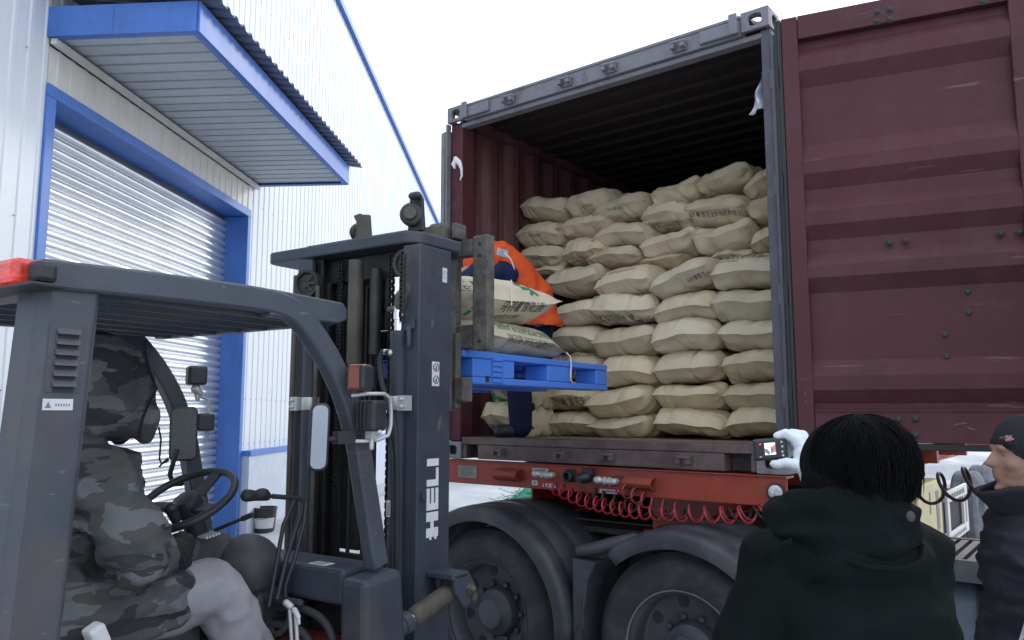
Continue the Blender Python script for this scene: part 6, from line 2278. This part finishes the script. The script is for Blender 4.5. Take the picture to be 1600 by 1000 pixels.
bodym = [('c', (1.80, 2.70, 1.0), (1.81, 2.70, 1.34), .13, .14), ('c', (1.80, 2.54, 1.38), (1.82, 2.86, 1.38), .06, .06), ('c', (1.82, 2.62, .95), (1.82, 2.62, .5), .085, .062), ('c', (1.82, 2.62, .5), (1.83, 2.62, .1), .058, .045), ('c', (1.82, 2.79, .95), (1.82, 2.79, .5), .085, .062), ('c', (1.82, 2.79, .5), (1.83, 2.79, .1), .058, .045),
         ('c', (1.83, 2.62, .06), (1.68, 2.64, .045), .045, .036), ('c', (1.83, 2.79, .06), (1.68, 2.81, .045), .045, .036), ('c', (1.82, 2.53, 1.37), (1.83, 2.48, 1.10), .05, .042), ('c', (1.83, 2.48, 1.10), (1.74, 2.48, .90), .042, .034), ('e', (1.715, 2.48, .84), (.045, .025, .05)), ('c', (1.82, 2.87, 1.37), (1.83, 2.92, 1.10), .05, .042), ('c', (1.83, 2.92, 1.10), (1.74, 2.92, .90), .042, .034), ('e', (1.715, 2.92, .84), (.045, .025, .05))]
b = blob(head + neck + bodym, .0072, 4)
mb_ = build(b, 'body', M['skin'], mn, 75)
for s in (1, -1):
    ear = blob([('e', hp_(-.004, s * .076, -.055), (.018, .009, .030), RM), ('c', hp_(-.014, s * .083, -.033), hp_(-.002, s * .084, -.027), .006, .006), ('c', hp_(-.018, s * .083, -.037), hp_(-.006, s * .080, -.079), .006, .007)], .0042, 3)
    build(ear, 'ear', M['skin'], mb_, 75)
    e = MB(); e.ell(hp_(.0765, s * .030, .002), (.012, .012, .007), RM); build(e, 'eye', M['skin'], mb_, 60)
    e = MB(); e.ell(hp_(.0855, s * .030, .001), (.004, .008, .0022), RM); build(e, 'iris', M['rubber'], mb_, 60)
    e = MB(); e.tube([hp_(.092, s * .014, .030), hp_(.094, s * .030, .036), hp_(.084, s * .046, .032)], [.003, .004, .002], 6); build(e, 'eyebrow', M['hair'], mb_, 60)
hb = blob([('e', hp_(-.045, 0, .0), (.066, .079, .080), RM)], .008, 3)
build(hb, 'hair', M['hair'], mn, 75)
cp_ = blob([('e', hp_(-.012, 0, .045), (.112, .092, .098), RM), ('c', hp_(.088, .0, .052), hp_(.075, .05, .046), .016, .016), ('c', hp_(.088, .0, .052), hp_(.075, -.05, .046), .016, .016), ('c', hp_(.075, -.05, .046), hp_(-.0, -.085, .020), .015, .014), ('c', hp_(.075, .05, .046), hp_(-.0, .085, .020), .015, .014), ('c', hp_(-.0, .085, .020), hp_(-.095, .05, -.01), .014, .014), ('c', hp_(-.0, -.085, .020), hp_(-.095, -.05, -.01), .014, .014)], .0075, 4,
           cut=lambda v: (v - HM).dot(Vector((0, 0, 1))) > -.045 + .80 * (v - HM).dot(Fd))
cap_ = build(cp_, 'knit_cap', M['cap'], mn, 75)
cap_bvh = cp_
em = MB()
star = []
for i, r_ in enumerate((.012, .008, .015, .009, .012, .006, .011, .014, .008, .013, .007, .010, .006, .011)):
    a = 2 * math.pi * i / 14
    star.append((.020 + r_ * 1.15 * math.cos(a), r_ * math.sin(a)))
vs = [(.020, 0)] + star
fs = [(0, 1 + i, 1 + (i + 1) % 14) for i in range(14)]
near = -Sd if (-Sd).y < 0 else Sd
q = drape(cp_, (vs, fs), hp_(.098, 0, .060), Fd * -1, Vector((0, 0, 1)), -near, .002)
if q.f: build(q, 'red_emblem', mat('dull_pink_thread', (.30, .13, .14), .8, var=.3, scale=60), cap_, 60)
jm = [('e', (1.82, 2.70, 1.22), (.215, .215, .24)), ('c', (1.82, 2.70, .82), (1.82, 2.70, 1.15), .215, .205), ('c', (1.81, 2.54, 1.385), (1.83, 2.86, 1.385), .085, .085), ('e', (1.80, 2.70, 1.36), (.15, .18, .09)), ('c', (1.79, 2.515, 1.36), (1.80, 2.47, 1.15), .092, .088), ('c', (1.80, 2.47, 1.15), (1.765, 2.475, .95), .085, .07), ('c', (1.82, 2.875, 1.36), (1.83, 2.93, 1.12), .09, .082), ('c', (1.83, 2.93, 1.12), (1.76, 2.93, .93), .08, .065)]
b = blob(jm, .0105, 6, fold=folds(.020, 5.2, 52, (.6, .6, 2.2), .3))
jkt = build(b, 'jacket', M['jacket_navy'], mn, 78)
cl_ = MB()


def colf(u, v):
    a = R(-150 + 300 * u)
    rr = .098 + .030 * v + .055 * v * max(0, math.cos(a)) ** 6
    p = Vector((1.800, 2.70, 1.405)) + Fd * (rr * math.cos(a) * 1.10) + Sd * (rr * math.sin(a))
    p.z += .105 * v - .028 * v * max(0, math.cos(a)) ** 3 * 1.2 - .03 * (1 - v)
    return p + Vector((noise.noise(p * 14), noise.noise(p * 14 + Vector((3, 3, 3))), noise.noise(p * 14 + Vector((7, 3, 9))))) * .006


cl_.grid(colf, 48, 8)
build(cl_, 'collar', M['jacket_navy'], jkt, 60, 0, .016)
jb = BVHTree.FromPolygons([tuple(v) for v in b.v], b.f)
pts = []
EY = Vector((0, 0, 1.75))
for (px_, py_, pz_) in ((1.665, 2.5, 1.42), (1.645, 2.5, 1.36), (1.636, 2.5, 1.30), (1.628, 2.5, 1.22), (1.612, 2.5, 1.15), (1.590, 2.5, 1.09), (1.570, 2.5, 1.04), (1.560, 2.5, .96)):
    h = jb.ray_cast(EY, (Vector((px_, py_, pz_)) - EY).normalized())
    if h[0] is not None: pts.append(h[0] + Vector((0, -.004, 0)))
pm = MB()
fine_ = []
for i in range(len(pts) - 1):
    for k_ in range(6):
        p = pts[i].lerp(pts[i + 1], k_ / 6)
        h = jb.ray_cast(EY, (p - EY).normalized())
        fine_.append((h[0] if h[0] is not None else p) + Vector((0, -.004, 0)))
if len(fine_) > 3:
    pm.tube(fine_, .006, 6)
    build(pm, 'piping', M['piping'], jkt, 60)
build(blob([('c', (1.82, 2.62, .95), (1.82, 2.62, .5), .105, .085), ('c', (1.82, 2.62, .5), (1.83, 2.62, .09), .08, .07), ('c', (1.82, 2.79, .95), (1.82, 2.79, .5), .105, .085), ('c', (1.82, 2.79, .5), (1.83, 2.79, .09), .08, .07)], .016, 4), 'trousers', M['coat'], mn, 75)
for yv in (2.63, 2.80): build(blob([('c', (1.85, yv, .055), (1.66, yv + .02, .045), .055, .045)], .012, 3), 'shoe', M['fp_black'], mn, 60)

# ---------------------------------------------------------------- worker bending inside the container
wk = thing('person', 'worker in orange padded jacket bending over behind the sacks on the pallet', 'person', 'O', (.08, 5.42, 1.57))
body = [('c', (.18, 5.45, 2.40), (-.02, 5.34, 2.70), .09, .11), ('c', (-.10, 5.24, 2.70), (-.24, 5.14, 2.62), .055, .055), ('e', (-.30, 5.08, 2.60), (.085, .095, .11)), ('c', (-.372, 5.02, 2.58), (-.38, 5.015, 2.565), .014, .014), ('c', (.15, 5.47, 2.26), (.045, 5.42, 1.97), .06, .055), ('c', (.03, 5.40, 1.97), (.05, 5.46, 1.66), .06, .045), ('c', (.20, 5.58, 2.33), (.09, 5.62, 1.97), .085, .065), ('c', (.09, 5.62, 1.97), (.10, 5.68, 1.66), .06, .045), ('c', (.05, 5.46, 1.625), (-.08, 5.40, 1.615), .042, .034), ('c', (.10, 5.68, 1.625), (-.03, 5.62, 1.615), .042, .034),
        ('c', (-.08, 5.17, 2.68), (-.22, 5.02, 2.58), .045, .04), ('c', (-.22, 5.02, 2.56), (-.36, 4.94, 2.50), .042, .032), ('c', (-.06, 5.46, 2.72), (-.26, 5.40, 2.52), .04, .04), ('c', (-.26, 5.40, 2.52), (-.42, 5.28, 2.46), .042, .032)]
build(blob(body, .016, 4), 'body', M['skin'], wk, 70)
oj = [('c', (.215, 5.44, 2.28), (.13, 5.40, 2.55), .150, .165), ('c', (.12, 5.40, 2.55), (-.04, 5.34, 2.73), .165, .165), ('e', (.235, 5.44, 2.36), (.125, .17, .10)), ('c', (-.10, 5.30, 2.79), (-.17, 5.24, 2.80), .14, .12), ('e', (-.21, 5.16, 2.74), (.12, .12, .13))]
b = blob(oj, .012, 6, fold=folds(.016, 5.0, 61, (1.6, 1, 1.2), .25), cut=lambda v: v.z > 2.335 + .05 * (.22 - v.x))
oja = build(b, 'jacket', M['orange'], wk, 78)
sv = [('e', (-.11, 5.165, 2.665), (.155, .085, .10)), ('c', (-.06, 5.18, 2.68), (-.20, 5.05, 2.63), .075, .075), ('c', (-.20, 5.05, 2.66), (-.34, 4.95, 2.56), .082, .06), ('c', (-.02, 5.46, 2.72), (-.26, 5.40, 2.54), .09, .075), ('c', (-.26, 5.40, 2.54), (-.40, 5.29, 2.47), .075, .058)]
build(blob(sv, .012, 5, fold=folds(.010, 7, 63)), 'sleeve', M['navy'], oja, 78)
b2 = MB(); b2.tube([(-.05, 5.075, 2.80), (-.01, 5.09, 2.76), (.012, 5.12, 2.71), (.02, 5.15, 2.66)], .005, 6); build(b2, 'white_piping', M['thread'], oja, 60)
ob = b
q = drape(ob, flat_rect(.075, .055, 6, 5), (-.105, 5.0, 2.795), (1, .1, -.15), (.1, 0, 1), (.0, 1, 0), .004)
if q.f: build(q, 'reflective_patch', M['reflect'], oja, 60)
tz = [('c', (.15, 5.46, 2.28), (.05, 5.42, 1.97), .095, .090), ('c', (.05, 5.40, 1.97), (.06, 5.46, 1.64), .088, .080), ('c', (.20, 5.58, 2.36), (.09, 5.62, 1.97), .105, .085), ('c', (.09, 5.62, 1.97), (.10, 5.68, 1.64), .082, .076), ('e', (.20, 5.50, 2.31), (.10, .12, .09))]
build(blob(tz, .013, 5, fold=folds(.010, 6, 66)), 'trousers', M['navy'], wk, 78)
for (a, c_) in (((.06, 5.47, 1.62), (-.09, 5.40, 1.61)), ((.11, 5.69, 1.62), (-.04, 5.62, 1.61))): build(blob([('c', a, c_, .05, .042)], .011, 3), 'shoe', M['fp_black'], wk, 60)
glove((-.345, 4.948, 2.515), (-.40, 4.90, 2.50), (.5, -.8, 0), (0, 0, -1), (.4, .6, .5), .011, M['glove_white'], wk)
glove((-.41, 5.285, 2.465), (-.47, 5.24, 2.45), (.5, -.8, 0), (0, 0, -1), (.4, .6, .5), .011, M['glove_white'], wk)
